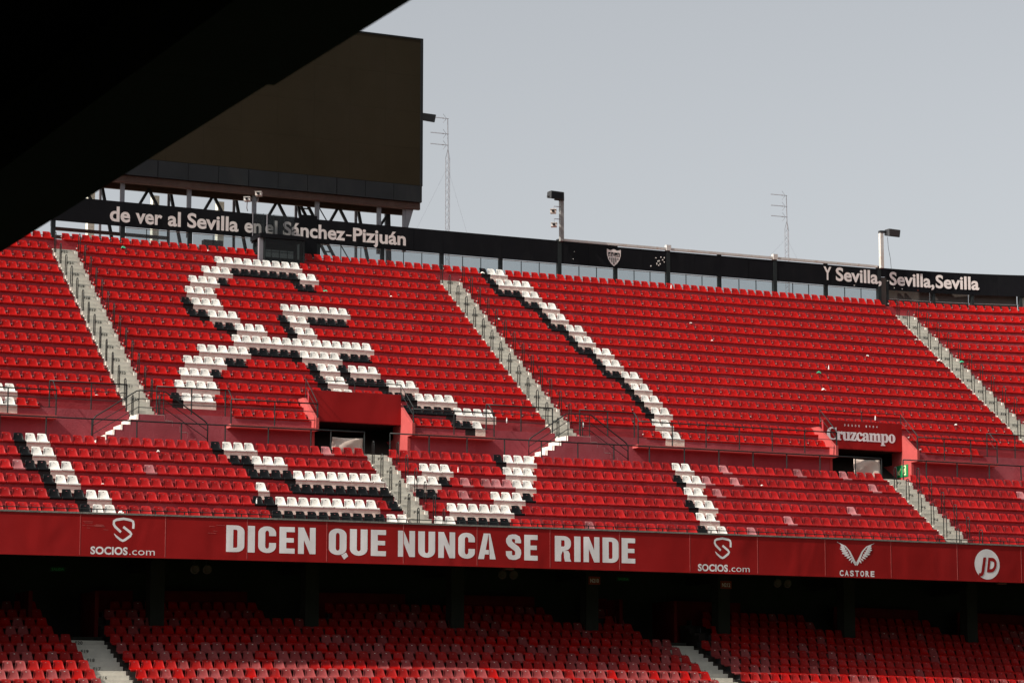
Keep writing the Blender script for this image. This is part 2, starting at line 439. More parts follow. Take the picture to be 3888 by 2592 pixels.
BLOCKS_HI = [(-42.0, -28.33), (-27.09, -8.06), (-6.82, 19.33), (20.60, 31.0)]
terr = thing('upper_terrace', None, None, W(-4, TB, 7.6), kind='structure')
def row_prof(r, front=None):
    f = zr(r) - .80; b = zr(r) - .425; t = tr(r)
    return [(t - .915, f - .75), (t + .095, f - .75), (t + .095, b), (t - .44, b), (t - .44, f), (t - .915, f)][::-1]
for r in range(10, 24):
    if r == 23: spans = [(-42.0, 31.0)]
    elif r >= 11: spans = BLOCKS_HI
    else: spans = [(-42, -28.33), (-27.09, -19.98), (-15.28, -8.06), (-6.82, 6.70), (11.52, 19.33), (20.60, 31)]
    for a, b in spans:
        if r == 23:
            m = MB()
            f, bb, t = zr(r) - .80, zr(r) - .425, tr(r)
            m.prism([(t - .915, f - .75), (t + 2.2, f - .75), (t + 2.2, f), (t + .3, f), (t + .3, bb), (t - .44, bb), (t - .44, f), (t - .915, f)][::-1], a, b)
        else:
            m = MB().prism(row_prof(r), a, b)
        obj('terrace_step', m, M_PAINT, terr)
# row 9: bench everywhere, foot slab only where its seats stand
for a, b in ((-42, -28.33), (-27.09, -19.98), (-15.28, -8.06), (-6.82, 6.70), (11.52, 19.33), (20.60, 31)):
    t, z = tr(9), zr(9)
    obj('terrace_step', MB().prism([(t - .44, 12.0), (t + .095, 12.0), (t + .095, z - .425), (t - .44, z - .425)][::-1], a, b), M_WALL, terr)
for a, b in ((-42, -31.62), (-23.93, -19.98), (-15.28, -11.34), (-4.05, 6.70), (11.52, 16.20), (23.6, 31)):
    t, z = tr(9), zr(9) - .80
    obj('balcony_slab', MB().prism([(t - 1.0, z - .15), (t - .44, z - .15), (t - .44, z), (t - 1.0, z)][::-1], a, b), M_PINK, terr)
# walkway and lower block rows 2-7
FLOOR = 12.55
obj('walkway', MB().prism([(tr(7) + .10, 11.3), (tr(9) - .44, 11.3), (tr(9) - .44, FLOOR), (tr(7) + .10, FLOOR)][::-1], -42, 31), M_PAINT, terr)
BLOCKS_LO = [(-42, -18.42), (-17.28, 8.30), (9.62, 31)]
for r in range(2, 8):
    for a, b in BLOCKS_LO:
        if r == 2:
            f, bb, t = zr(r) - .80, zr(r) - .425, tr(r)
            m = MB().prism([(t - .95, f - 1.2), (t + .095, f - .75), (t + .095, bb), (t - .44, bb), (t - .44, f), (t - .95, f)][::-1], a, b)
        else: m = MB().prism(row_prof(r), a, b)
        obj('terrace_step', m, M_PAINT, terr)
m = MB().prism([(TB - .95, zr(2) - 2.0), (TB + 8.0, zr(9) - 3.3), (TB + 8.0, zr(9) - 3.0), (TB - .95, zr(2) - 1.6)][::-1], -42, 31)
m.prism([(TB + .1, zr(2) - 1.9), (T23 + 2.2, zr(23) - 2.6), (T23 + 2.2, zr(23) - 2.3), (TB + .1, zr(2) - 1.55)][::-1], -42, 31)
obj('raking_slab', m, M_DCONC, terr)
# painted letter patches on the bench fronts, small seat numbers of kerb
def runs(code):
    out, i = [], 0
    while i < len(code):
        j = i + 1
        while j < len(code) and code[j].isdigit(): j += 1
        out.append((code[i], int(code[i + 1:j]))); i = j
    return out
for r, s0, code in SEATS:
    s = s0; rl = runs(code)
    for q, (c, n) in enumerate(rl):
        t, f, b = tr(r) - .443, zr(r) - .80, zr(r) - .425
        nxt = rl[q + 1][0] if q + 1 < len(rl) else None
        if c == 'W' and r < 24:
            obj('painted_patch', MB().sbox(s - .03, s + .5 * n - .03, t - .004, t + .01, f + .002, b + .003), M_CREAM, terr)
        if c == 'K' and (nxt == 'W' or (r == 4 and nxt is None)):
            obj('painted_patch', MB().sbox(s + .5 * (n - 1) - .03, s + .5 * n - .03, t - .004, t + .01, f + .002, b + .003), M_BLKP, terr)
        s += .5 * n
# pale tube added behind the upper rows for white glints between the seats
for r in range(9, 24):
    for rr, s0, code in SEATS:
        if rr != r: continue
        n = sum(k for _, k in runs(code))
        k = max(2, int(n / 3))
        obj('added_glint_tube', MB().tube([W(s0 + n * .5 * i / k, tr(r) + .045, zr(r) - .195) for i in range(k + 1)], .026, 4), M_WHITE, terr)

# ------------------------------------------------------------------ stairs
def stair(label, a, b, rows, per, zf, tf, d, rise, w, matstep, prefix, lab_pos, lab_k, lab_h, bottom=None, kerb=True):
    sm = (a + b) / 2
    r0 = rows[0]
    st = thing('aisle_stair', label, 'stairs', w(sm, tf(r0) - .6, zf(r0) - .8), 'aisle stairs between the seat blocks')
    base = MB().box((0, 0, 0), (b - a, d / per + .004, rise / per + .25))
    me = None
    for r in rows:
        for k in range(per):
            t0 = tf(r) - .915 * d / DT + k * d / per; z = zf(r) - .80 + k * rise / per
            c = w(sm, t0 + d / per / 2, z - (rise / per + .25) / 2)
            if me is None:
                o = obj('step', base, matstep, st); me = o.data
                me.transform(Matrix.Translation(Vector(st['_base'])))
            else:
                o = bpy.data.objects.new('step', me); COL.objects.link(o); o.parent = st
            o.location = c - Vector(st['_base']); o.rotation_euler = (0, 0, yaw(sm, t0, w))
        # stencilled row number
        t0 = tf(r) - .915 * d / DT + lab_k * d / per - .028
        z = zf(r) - .80 + (lab_k - .5) * rise / per
        if lab_h and r != rows[0] or lab_h and r in (7, 10):
            g_ = glyphs('%s%d' % (prefix, r), .02, 1.12)
            lw = .30 if r > 9 else .24
            L_ = MB(); put(L_, g_, a + lab_pos, a + lab_pos + lw, z - lab_h / 2, z + lab_h / 2, t0, w)
            obj('row_number', L_, M_DARKLET, st)
        if kerb:
            m = MB().sbox(a - .07, a + .005, tf(r) - .44, tf(r) + .10, zf(r) - .82, zf(r) - .40, w)
            obj('stair_kerb', m, M_KERB, st)
            if r < 23:
                m = MB().sbox(b - .12, b + .03, tf(r) - .47, tf(r) - .42, zf(r) - .60, zf(r) - .42, w)
                obj('stair_kerb', m, M_KERB, st)
    return st
HI = list(range(10, 23))
S1 = stair('worn grey concrete stairs on the far left of the upper rows', -28.27, -27.14, HI, 3, zr, tr, DT, RA, W, M_CONC, 'F', .42, 2, .115)
S2 = stair('grey concrete stairs below the bare middle of the black board', -8.00, -6.87, HI, 3, zr, tr, DT, RA, W, M_CONC, 'F', .42, 2, .115)
S3 = stair('grey concrete stairs below the white post with right-pointing floodlight', 19.39, 20.55, HI, 3, zr, tr, DT, RA, W, M_CONC, 'F', .42, 2, .115)
S4 = stair('short grey concrete stairs coming down from the plain red portal', -18.35, -17.33, list(range(2, 8)), 3, zr, tr, DT, RB, W, M_CONC, 'F', .48, 2, .11)
S5 = stair('short grey concrete stairs coming down from the lettered red portal', 8.37, 9.55, list(range(2, 8)), 3, zr, tr, DT, RB, W, M_CONC, 'F', .48, 2, .11)
for st, sa, sb in ((S1, -28.27, -27.14), (S2, -8.0, -6.87), (S3, 19.39, 20.55)):   # last steps down to the landing
    for k in (1, 2, 3):
        t0 = tr(10) - .915 - k * DT / 3; z = zr(10) - .80 - k * RA / 3
        if z < 13.93: z = 13.93
        obj('step', MB().sbox(sa, sb, t0 + (.0 if z > 13.94 else -.4), t0 + DT / 3 + .01, 12.4, z), M_CONC, st)
for st, sa, sb in ((S4, -18.35, -17.33), (S5, 8.37, 9.55)):
    obj('step', MB().sbox(sa - .05, sb + .05, tr(7) - .915 + DT, tr(7) + .8, 12.2, FLOOR + .02), M_CONC, st)

# ------------------------------------------------------------------ hairpin rails at the stairs
hp = MB(); pts = [(0, -.11, 0), (0, -.11, .88)] + [(0, -.11 * math.cos(D2R(a)), .88 + .11 * math.sin(D2R(a))) for a in range(20, 180, 20)] + [(0, .11, .88), (0, .11, .0)]
hp.tube([Vector(q) for q in pts], .023, 6)
hp_me = None
def hairpin(s, t, z, label):
    global hp_me
    if hp_me is None:
        o = obj('handrail_loop', hp, M_RAIL, smooth=True); hp_me = o.data
    else:
        o = bpy.data.objects.new('handrail_loop', hp_me); COL.objects.link(o)
    o.location = W(s, t, z); o.rotation_euler = (0, 0, yaw(s, t) + random.uniform(-.06, .06))
    tag(o, label, 'handrail', 'hairpin handrails along the stairs')
SN = {1: 'the far left stairs', 2: 'the middle upper stairs', 3: 'the far right upper stairs', 4: 'the plain portal stairs', 5: 'the lettered portal stairs'}
for n, sl, sr in ((1, -28.22, -27.03), (2, -7.98, -6.78), (3, 19.38, 20.62)):
    for r in range(10, 24):
        zz = zr(r) - 1.26; tt = tr(r) - 1.45
        if r == 10: zz = 13.9; tt = tr(r) - 1.6
        hairpin(sl, tt, zz, 'hairpin handrail at left edge of %s, row F%d' % (SN[n], r))
        hairpin(sr, tt, zz, 'hairpin handrail at right edge of %s, row F%d' % (SN[n], r))
for n, sl, sr in ((4, -18.33, -17.18), (5, 8.38, 9.66)):
    for r in range(2, 8):
        hairpin(sl, tr(r) - .85, zr(r) - .76, 'hairpin handrail at left edge of %s, row F%d' % (SN[n], r))
        hairpin(sr, tr(r) - .85, zr(r) - .76, 'hairpin handrail at right edge of %s, row F%d' % (SN[n], r))

# ------------------------------------------------------------------ double flights from the walkway
RT = .24
def flight(c0, c1, label, left=True, right=True):
    f = thing('side_flight', label, 'stairs', W((c0 + c1) / 2, -22.3, FLOOR), 'double side flights off the walkway')
    t0, t1 = -23.0, -21.70
    obj('landing', MB().sbox(c0, c1, t0, t1, FLOOR, 13.95), M_WALL, f)
    obj('landing_top', MB().sbox(c0 + .0, c1, t0 + .02, t1, 13.952, 13.965), M_CONC, f)
    n = 6; run = .345; rise = (13.95 - FLOOR) / 6
    for sgn, e0 in ((-1, c0), (1, c1)):
        for k in range(1, n):
            a, b = sorted((e0 + sgn * run * (k - 1), e0 + sgn * run * k)); z = 13.95 - rise * k
            m = MB().sbox(a, b, t0, t1, FLOOR, z)
            obj('side_step', m, M_WALL, f)
            # whitewashed riser and nosing
            x = e0 + sgn * run * (k - 1)
            m = MB().sbox(x + (-.012 if sgn < 0 else 0.002), x + (-.002 if sgn < 0 else .012), (t0 - .012 if sgn < 0 else t0 + .01), t1, z + .002, z + rise + .006)
            if sgn > 0 and k % 2: m.sbox(a + .05, b - .03, t0 - .006, t0 + .1, z + .002, z + .010)
            obj('white_riser', m, M_KERB, f)
        x = e0 + sgn * run * (n - 1)
        obj('white_riser', MB().sbox(x + (-.012 if sgn < 0 else 0.002), x + (-.002 if sgn < 0 else .012), t0 - .012, t1, FLOOR, FLOOR + rise + .006), M_KERB, f)
    return f
def flight_rail(c0, c1, label):
    t = -22.95; r = thing('stair_railing', label, 'railing', W((c0 + c1) / 2, t, 13.95), 'railings of the side flights')
    a, b = c0 - 1.95, c1 + 1.95
    zt, zb = 14.97, 13.62
    def P(s, z): return W(s, t, z)
    obj('top_rail', MB().tube([P(a, FLOOR), P(a, zb), P(a + .06, zb + .10), P(a + .16, zb + .19), P(c0 - .08, zt - .03), P(c0 + .05, zt), P(c1 - .05, zt), P(c1 + .08, zt - .03), P(b - .16, zb + .19), P(b - .06, zb + .10), P(b, zb), P(b, FLOOR)], .030), M_RAIL, r, smooth=True)
    for dz in (.36, .72):
        obj('mid_rail', MB().tube([P(a, zb - dz + .12), P(c0, zt - dz), P(c1, zt - dz), P(b, zb - dz + .12)], .018), M_RAIL, r)
    for x in (c0 + .03, c1 - .03):
        obj('post', MB().tube([P(x, 13.95), P(x, zt)], .02), M_RAIL, r)
for c, nm, at in ((-27.70, 'far left', 'far left stairs'), (-7.45, 'middle', 'middle upper stairs'), (19.95, 'far right', 'far right upper stairs')):
    flight(c - .60, c + .55, 'red side flight with white zigzag risers at the foot of the %s' % at)
    flight_rail(c - .60, c + .55, 'black tube railing round the side flight at the foot of the %s' % at)

# ------------------------------------------------------------------ straight railings
def railing(label, s0, s1, t, zb, zt, posts, mids=(.37, .74), group='black tube railings', ends=None, pr=.030, rr=.033):
    r = thing('tube_railing', label, 'railing', W((s0 + s1) / 2, t, zb), group)
    k = max(1, int((s1 - s0) / 1.5))
    line = [W(s0 + (s1 - s0) * i / k, t, zt) for i in range(k + 1)]
    obj('top_rail', MB().tube(line, rr), M_RAIL, r, smooth=True)
    for dz in mids:
        obj('mid_rail', MB().tube([W(s0 + (s1 - s0) * i / k, t, zt - dz) for i in range(k + 1)], .016, 5), M_RAIL, r)
    for x in posts:
        obj('post', MB().tube([W(x, t, zb), W(x, t, zt)], pr), M_RAIL, r)
    return r
def sp(a, b, n): return [a + (b - a) * i / n for i in range(n + 1)]
tw = tr(7) + .35
railing('long black railing behind row F7 left of the plain portal stairs', -42, -18.25, tw, FLOOR, 13.57, [-34.4 + 1.95 * i for i in range(-3, 8)] + [-19.83, -18.27], mids=())
railing('long black railing behind row F7 between the two portals', -17.06, 8.38, tw, FLOOR, 13.57, [-17.06] + [-15.2 + 1.83 * i for i in range(0, 12)] + [6.9, 8.38], mids=())
railing('long black railing behind row F7 right of the lettered portal stairs', 9.62, 31, tw, FLOOR, 13.57, [9.62, 10.95] + [12.75 + 1.9 * i for i in range(9)], mids=())
tb9, zb9 = -21.6, zr(9) - .425
for a, b, pl, lab in ((-31.8, -28.42, (-31.8, -29.98, -28.42), 'short railing on red ledge left of the far left stairs'),
                      (-27.08, -23.75, (-27.08, -25.51, -23.97), 'short railing on red ledge right of the far left stairs'),
                      (-11.5, -8.15, (-11.5, -9.75, -8.15), 'short railing on red ledge left of the middle upper stairs'),
                      (-6.75, -3.9, (-6.75, -5.3, -3.9), 'short railing on red ledge right of the middle upper stairs'),
                      (16.0, 19.25, (16.0, 17.7, 19.25), 'short railing on red ledge left of the far right stairs'),
                      (20.7, 23.9, (20.7, 22.3, 23.9), 'short railing on red ledge right of the far right stairs')):
    railing(lab, a, b, tb9, zb9, 15.36, pl, group='short railings beside the stair heads')
zs = zr(9) - .80
for a, b, n, lab in ((-42, -31.66, 5, 'balcony railing along the slab edge at the far left'),
                     (-23.9, -19.9, 2, 'balcony railing on slab edge left of the plain portal'),
                     (-15.34, -11.38, 2, 'balcony railing on slab edge right of the plain portal'),
                     (-4.02, 6.8, 6, 'balcony railing on slab edge left of the lettered portal'),
                     (11.44, 16.18, 3, 'balcony railing on slab edge right of the lettered portal'),
                     (23.7, 31, 4, 'balcony railing along the slab edge at the far right')):
    railing(lab, a, b, -22.2, zs, zs + 1.08, sp(a, b, n), mids=(.36, .74), group='balcony railings along the slab edge')
def down_link(s, label, sgn):               # the sloping piece that joins ledge railing and slab railing
    r = thing('rail_link', label, 'railing', W(s, -21.9, zb9), 'sloping links between railings')
    obj('top_rail', MB().tube([W(s, -21.6, 15.36), W(s, -21.75, 15.3), W(s, -22.2, zs + 1.1)], .024), M_RAIL, r)
    obj('mid_rail', MB().tube([W(s, -21.6, 14.99), W(s, -22.2, zs + .72)], .011), M_RAIL, r)
for s, lab in ((-31.68, 'left of the far left stairs'), (-23.85, 'right of the far left stairs'), (-11.42, 'left of the middle stairs'), (-3.96, 'right of the middle stairs'), (16.1, 'left of the far right stairs'), (23.8, 'right of the far right stairs')):
    down_link(s, 'short sloping rail joining two railing heights ' + lab, 1)

# ------------------------------------------------------------------ portals
def portal(sl, sr, label):
    p = thing('entrance_portal', label, 'portal', W((sl + sr) / 2, -22, FLOOR), 'red entrance portals in the upper tier')
    zt, zk = 15.33, 14.27
    for s0, s1 in ((sl - .14, sl), (sr, sr + .14)):
        m = MB().prism([(-22.27, 13.70), (-20.0, 13.70), (-20.0, zt + .02), (-20.62, zt), (-22.10, zk), (-22.27, zk)][::-1], s0, s1)
        obj('side_wall', m, M_PINK, p)
        m = MB().sbox(s0, s1, -21.72, -15.5, FLOOR, 13.70)
        obj('inner_wall', m, M_PINK, p)
    m = MB().sbox(sl + .002, sr - .002, -20.92, -20.80, 14.28, 15.67)
    obj('fascia', m, M_BAN if False else M_PAINT, p)
    m = MB().sbox(sl + .002, sr - .002, -20.95, -20.925, 14.30, 15.66)
    obj('banner_sheet', m, M_BAN, p)
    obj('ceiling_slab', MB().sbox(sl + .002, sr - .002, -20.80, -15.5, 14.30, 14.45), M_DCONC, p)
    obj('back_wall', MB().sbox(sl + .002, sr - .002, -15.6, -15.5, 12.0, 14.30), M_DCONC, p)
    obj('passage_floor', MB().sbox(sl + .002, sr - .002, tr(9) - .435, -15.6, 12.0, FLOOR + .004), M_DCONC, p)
    # railing over the portal
    m = MB(); tk = -20.75; zr_ = 16.15
    obj('top_rail', MB().tube([W(sl - .07, -22.2, 14.98), W(sl - .07, tk, zr_), W(sr + .07, tk, zr_), W(sr + .07, -22.2, 14.98)], .024), M_RAIL, p)
    obj('mid_rail', MB().tube([W(sl - .07, -22.2, 14.62), W(sl - .07, tk, zr_ - .36)], .012), M_RAIL, p)
    obj('mid_rail', MB().tube([W(sr + .07, -22.2, 14.62), W(sr + .07, tk, zr_ - .36)], .012), M_RAIL, p)
    for x, t_, z0, z1 in ((sl - .07, tk, zt, zr_), (sr + .07, tk, zt, zr_), ((sl + sr) / 2 + .05, tk, 15.6, zr_), (sl - .07, -22.2, zk, 14.98), (sr + .07, -22.2, zk, 14.98)):
        obj('post', MB().tube([W(x, t_, z0), W(x, t_, z1)], .022), M_RAIL, p)
    return p
P1 = portal(-19.86, -15.42, 'plain red entrance portal with pink side walls and dark opening')
P2 = portal(6.84, 11.38, 'red entrance portal with a white lettered sign over its dark opening')
# lettering on the right portal
bold = lambda s: ''.join(chr(0x1D400 + ord(c) - 65) if c.isupper() else chr(0x1D41A + ord(c) - 97) for c in s)
m = MB(); put(m, glyphs(bold('Cruzcampo'), .018, .92), 7.02, 10.98, 14.72, 15.33, -20.96)
obj('brand_word', m, M_LET, P2)
m = MB()
for i, c in enumerate('DESDE 1904'):
    if c != ' ': put(m, glyphs(c, .02), 8.03 + i * .205, 8.10 + i * .205, 15.40, 15.50, -20.96)
obj('small_print', m, M_LET, P2)
# green exit sign on the right wall of the right portal
sg = thing('exit_sign', 'green emergency exit sign on the sunlit wall beside the lettered portal', 'sign', W(11.36, -20.9, 13.0))
def Q(t, z, d=0.): return W(11.372 - d, t, z)
m = MB(); m.hexa([Q(-21.45, 13.04), Q(-20.42, 13.04), Q(-20.42, 13.04, .02), Q(-21.45, 13.04, .02), Q(-21.45, 13.63), Q(-20.42, 13.63), Q(-20.42, 13.63, .02), Q(-21.45, 13.63, .02)])
obj('plate', m, M_GREEN, sg)
m = MB()
def q2(pts): m.add([Q(-20.42 - x, 13.04 + y, .024) for x, y in pts], [tuple(range(len(pts)))])
q2([(.12, .12), (.20, .12), (.44, .40), (.38, .46)]); q2([(.12, .12), (.36, .12), (.30, .18), (.12, .34)])
q2([(.56, .08), (.86, .08), (.86, .14), (.62, .14)]); q2([(.56, .14), (.62, .14), (.62, .50), (.56, .50)]); q2([(.56, .50), (.86, .50), (.86, .56), (.56, .56)]); q2([(.80, .14), (.86, .14), (.86, .50), (.80, .50)])
q2([(.66, .20), (.72, .20), (.77, .42), (.69, .42)])
obj('pictogram', m, M_PALEGREEN, sg)
# tarpaulins tied to the walkway railing in front of both openings
def tarp(s0, s1, z0, z1, label):
    n, k = 12, 8; vs, fs = [], []; rn = random.Random(int(s0 * 10))
    for i in range(n + 1):
        for j in range(k + 1):
            x, y = i / n, j / k
            d = .035 * math.sin(x * 7 + y * 5 + s0) + .03 * math.sin(x * 13 - y * 9) * y + rn.uniform(-.006, .006)
            vs.append(W(s0 + (s1 - s0) * x, tw + .05 + d, z1 - (z1 - z0) * y - .03 * math.sin(math.pi * x) * (1 - y)))
    for i in range(n):
        for j in range(k):
            a = i * (k + 1) + j; fs.append((a, a + 1, a + k + 2, a + k + 1))
    o = obj('tarpaulin', MB().add(vs, fs), M_CLOTH, smooth=True); recentre(o, W((s0 + s1) / 2, tw, z0))
    sm = o.modifiers.new('thick', 'SOLIDIFY'); sm.thickness = .006
    tag(o, label, 'tarpaulin', 'tarpaulins on the walkway railing')
tarp(-19.76, -18.32, 12.6, 13.30, 'creased beige tarpaulin on the railing under the plain red portal')
tarp(6.86, 8.34, 12.6, 13.50, 'creased beige tarpaulin on the railing under the lettered portal')

# ------------------------------------------------------------------ seats
def seat_mesh(name, mats, bolt):
    prof = [(.060, .425), (.040, .412), (.024, .35), (-.024, .22), (-.066, .13), (-.125, .070), (-.23, .036), (-.36, .048), (-.432, .056), (-.462, .034), (-.460, -.036)]
    cols = [-1, -.93, -.62, 0, .62, .93, 1]
    V, F, MI = [], [], []
    for y, z in prof:
        for c in cols:
            hb = max(0, min(1, (z - .05) / .3))
            x = c * (.232 - .054 * hb); yy, zz = y, z
            k_ = {0: 0., .62: .008, .93: .026, 1: .045}[abs(c)]
            if z > .06: yy -= k_ * (1 if z < .38 else .6)
            else: zz += k_ * .35 * (1 if y > -.38 else .3)
            if z > .38: zz -= (.045 if abs(c) == 1 else .012 if abs(c) > .9 else 0)
            V.append((x * 1.035, yy, zz))
    n, k = len(cols), len(prof)
    for j in range(k - 1):
        for i in range(n - 1):
            a = j * n + i; F.append((a, a + n, a + n + 1, a + 1)); MI.append(0)
    off = len(V)
    V += [(x, y + .022, z - (.018 if y < -.08 else 0)) for x, y, z in V[:off]]
    for j in range(k - 1):
        for i in range(n - 1):
            a = off + j * n + i; F.append((a, a + 1, a + n + 1, a + n)); MI.append(0)
    def edge(a, b): F.append((a, b, b + off, a + off)); MI.append(0)
    for i in range(n - 1): edge(i, i + 1); edge((k - 1) * n + i + 1, (k - 1) * n + i)
    for j in range(k - 1): edge((j + 1) * n, j * n); edge(j * n + n - 1, (j + 1) * n + n - 1)
    b = len(V); V += [(-.028, -.020, .330), (.028, -.020, .330), (.028, -.018, .352), (-.028, -.018, .352)]
    F.append((b, b + 1, b + 2, b + 3)); MI.append(1)
    me = bpy.data.meshes.new(name); me.from_pydata(V, [], F); me.materials.append(mats); me.materials.append(bolt)
    me.polygons.foreach_set('material_index', MI); me.polygons.foreach_set('use_smooth', [True] * len(F)); me.update()
    return me, V, F, MI
SM = {}
M_FADE2 = mat('shaded_faded_seat_plastic', (.24, .034, .034), .6, .08, var=.15, scale=7, tint=.20, stain=(.27, .075, .078), stain_amt=.5, detail_scale=4)  # faded seat colour darkened for the shade under the upper tier
M_REDL = mat('shaded_red_seat_plastic', (.27, .008, .007), .5, .12, var=.12, scale=7, tint=.20, stain=(.28, .035, .033), stain_amt=.45, detail_scale=4)  # red seat colour darkened likewise for the lower tier's shade
for c, nm, mm, bb in (('f', 'faded_chair', M_FADE2, M_WHITE), ('o', 'red_chair', M_REDL, M_FADE), ('R', 'red_chair', M_RED, M_FADE), ('W', 'white_chair', M_WHITE, M_DARKLET), ('K', 'black_chair', M_BLACK, M_FADE), ('F', 'faded_chair', M_FADE, M_WHITE), ('O', 'red_chair', M_REDOLD, M_FADE)):
    SM[c] = seat_mesh(nm, mm, bb)
NAME = {'f': 'faded_chair', 'o': 'red_chair', 'R': 'red_chair', 'O': 'red_chair', 'W': 'white_chair', 'K': 'black_chair', 'F': 'faded_chair'}
CNAME = {'f': 'darkened pink', 'o': 'darkened red', 'R': 'glossy red', 'O': 'worn red', 'W': 'white', 'K': 'black', 'F': 'sun-faded pink'}
def ordn(n): return '%d%s' % (n, 'th' if 10 <= n % 100 <= 20 else {1: 'st', 2: 'nd', 3: 'rd'}.get(n % 10, 'th'))
placed = []      # colour, location, yaw, label, group, distance score
HIS = [(-27.7, 'far left stairs'), (-7.43, 'middle upper stairs'), (19.97, 'far right upper stairs')]
LOS = [(-17.84, 'plain portal stairs'), (8.96, 'lettered portal stairs')]
LWS = [(-31.45, 'lower left stairs'), (-4.65, 'lower right stairs')]
jr = random.Random(3)
def where(s, stairs, pitch):
    x, nm = min(stairs, key=lambda q: abs(q[0] - s))
    d = abs(s - x) - .62
    return max(1, int(round(d / pitch + .35))), ('left' if s < x else 'right'), nm
for r, s0, code in SEATS:
    s = s0
    for c, n in runs(code):
        for i in range(n):
            cc = 'O' if c == 'R' and r <= 7 else c
            sc = s + .225 + jr.uniform(-.012, .012)
            if not (r == 23 and -17.45 < sc < -14.95):
                k, side, nm = where(sc, LOS if r <= 7 else HIS, .5)
                placed.append((cc, W(sc, tr(r), zr(r) - .425), yaw(sc, tr(r)) + jr.uniform(-.03, .03),
                               '%s seat in upper tier row F%d, %s seat %s of the %s' % (CNAME[cc], r, ordn(k), side, nm),
                               '%s seats of the upper tier' % CNAME[cc], 0))
            s += .5
# the rows run on beyond both sides of the frame
for r in range(2, 24):
    if r == 8: continue
    mine = [(s0, s0 + .5 * sum(n for _, n in runs(c))) for q, s0, c in SEATS if q == r]
    lo_, hi_ = min(a for a, _ in mine), max(b for _, b in mine)
    if r <= 7: hi_ = max(hi_, 9.745)
    elif r == 9: hi_ = max(hi_, 24.185)
    elif r < 23: hi_ = max(hi_, 20.685)
    ext = [lo_ - .5 * (i + 1) for i in range(int((lo_ + 41.4) / .5))] + [hi_ + .5 * i for i in range(int((30.6 - hi_) / .5))]
    for s in ext:
        sc = s + .225 + jr.uniform(-.012, .012); cc = 'O' if r <= 7 else 'R'
        k, side, nm = where(sc, LOS if r <= 7 else HIS, .5)
        placed.append((cc, W(sc, tr(r), zr(r) - .425), yaw(sc, tr(r)), '%s seat in upper tier row F%d, %s seat %s of the %s' % (CNAME[cc], r, ordn(k), side, nm), '%s seats of the upper tier' % CNAME[cc], 0))
# lower tier rows 11-23
LBL = [(-38.2, 12, .5), (-30.678, 51, .4966), (-3.906, 40, .5), (-44.2, 12, .5), (16.1, 28, .5)]
lit15 = {0: 'F' * 7 + 'OFFROOF', 1: 'RRFRRFFFFR' + 'FRFFFFFFFFROROFFFFRFRF'[:22] + 'FFFFFRFFFRFFFRFFRFR', 2: 'RRR' + 'RRRRRRRRFFFRRRRRRRRFRRRFFRFRRRRRRRRRRR'}
for r in range(11, 24):
    for b, (s0, n, pitch) in enumerate(LBL):
        for i in range(n):
            s = s0 + pitch * i
            if r >= 20 and (-33.2 < s < -30.9 + (r - 20) * .3 or -6.6 < s < -3.2 + (r - 20) * .3): continue
            if r >= 22 and (-23.5 < s < -20.6 or -10.2 < s < -7.6 or 3.2 < s < 5.3 or 10.2 < s < 12.4): continue
            if r == 15: c = (lit15.get(b, '') + 'R' * 60)[i]; c = 'O' if c == 'R' and jr.random() < .4 else c
            else:
                pf = .36 if s < -2 else .12
                c = 'F' if jr.random() < pf * (1.1 if r < 19 else .6) else ('O' if jr.random() < .8 else 'R')
            c = {'F': 'f', 'O': 'o'}.get(c, c)
            sc = s + .225 + jr.uniform(-.01, .01)
            k, side, nm = where(sc, LWS, pitch)
            placed.append((c, LW(sc, ltr(r), lzr(r) - .425), yaw(sc, ltr(r), LW) + jr.uniform(-.03, .03),
                           '%s seat in lower tier row F%d, %s seat %s of the %s' % (CNAME[c], r, ordn(k), side, nm),
                           '%s seats of the lower tier' % CNAME[c], 60 if r >= 17 else 12 if r > 15 else 2 if r < 15 else -20))
def inframe(v):
    c, s_ = math.cos(D2R(8.33)), math.sin(D2R(8.33)); y, z = v.y, v.z - ZC
    d = y * c + z * s_; u = 10462.2 * v.x / d; w_ = -10462.2 * (-y * s_ + z * c) / d
    return abs(u) < 1944 and -1296 < w_ < 1290
def under_roof(v):
    c, s_ = math.cos(D2R(8.33)), math.sin(D2R(8.33)); y, z = v.y, v.z - ZC
    d = y * c + z * s_; u = 1944 + 10462.2 * v.x / d; w_ = 1296 - 10462.2 * (-y * s_ + z * c) / d
    return w_ < 972 - .622 * u + 10
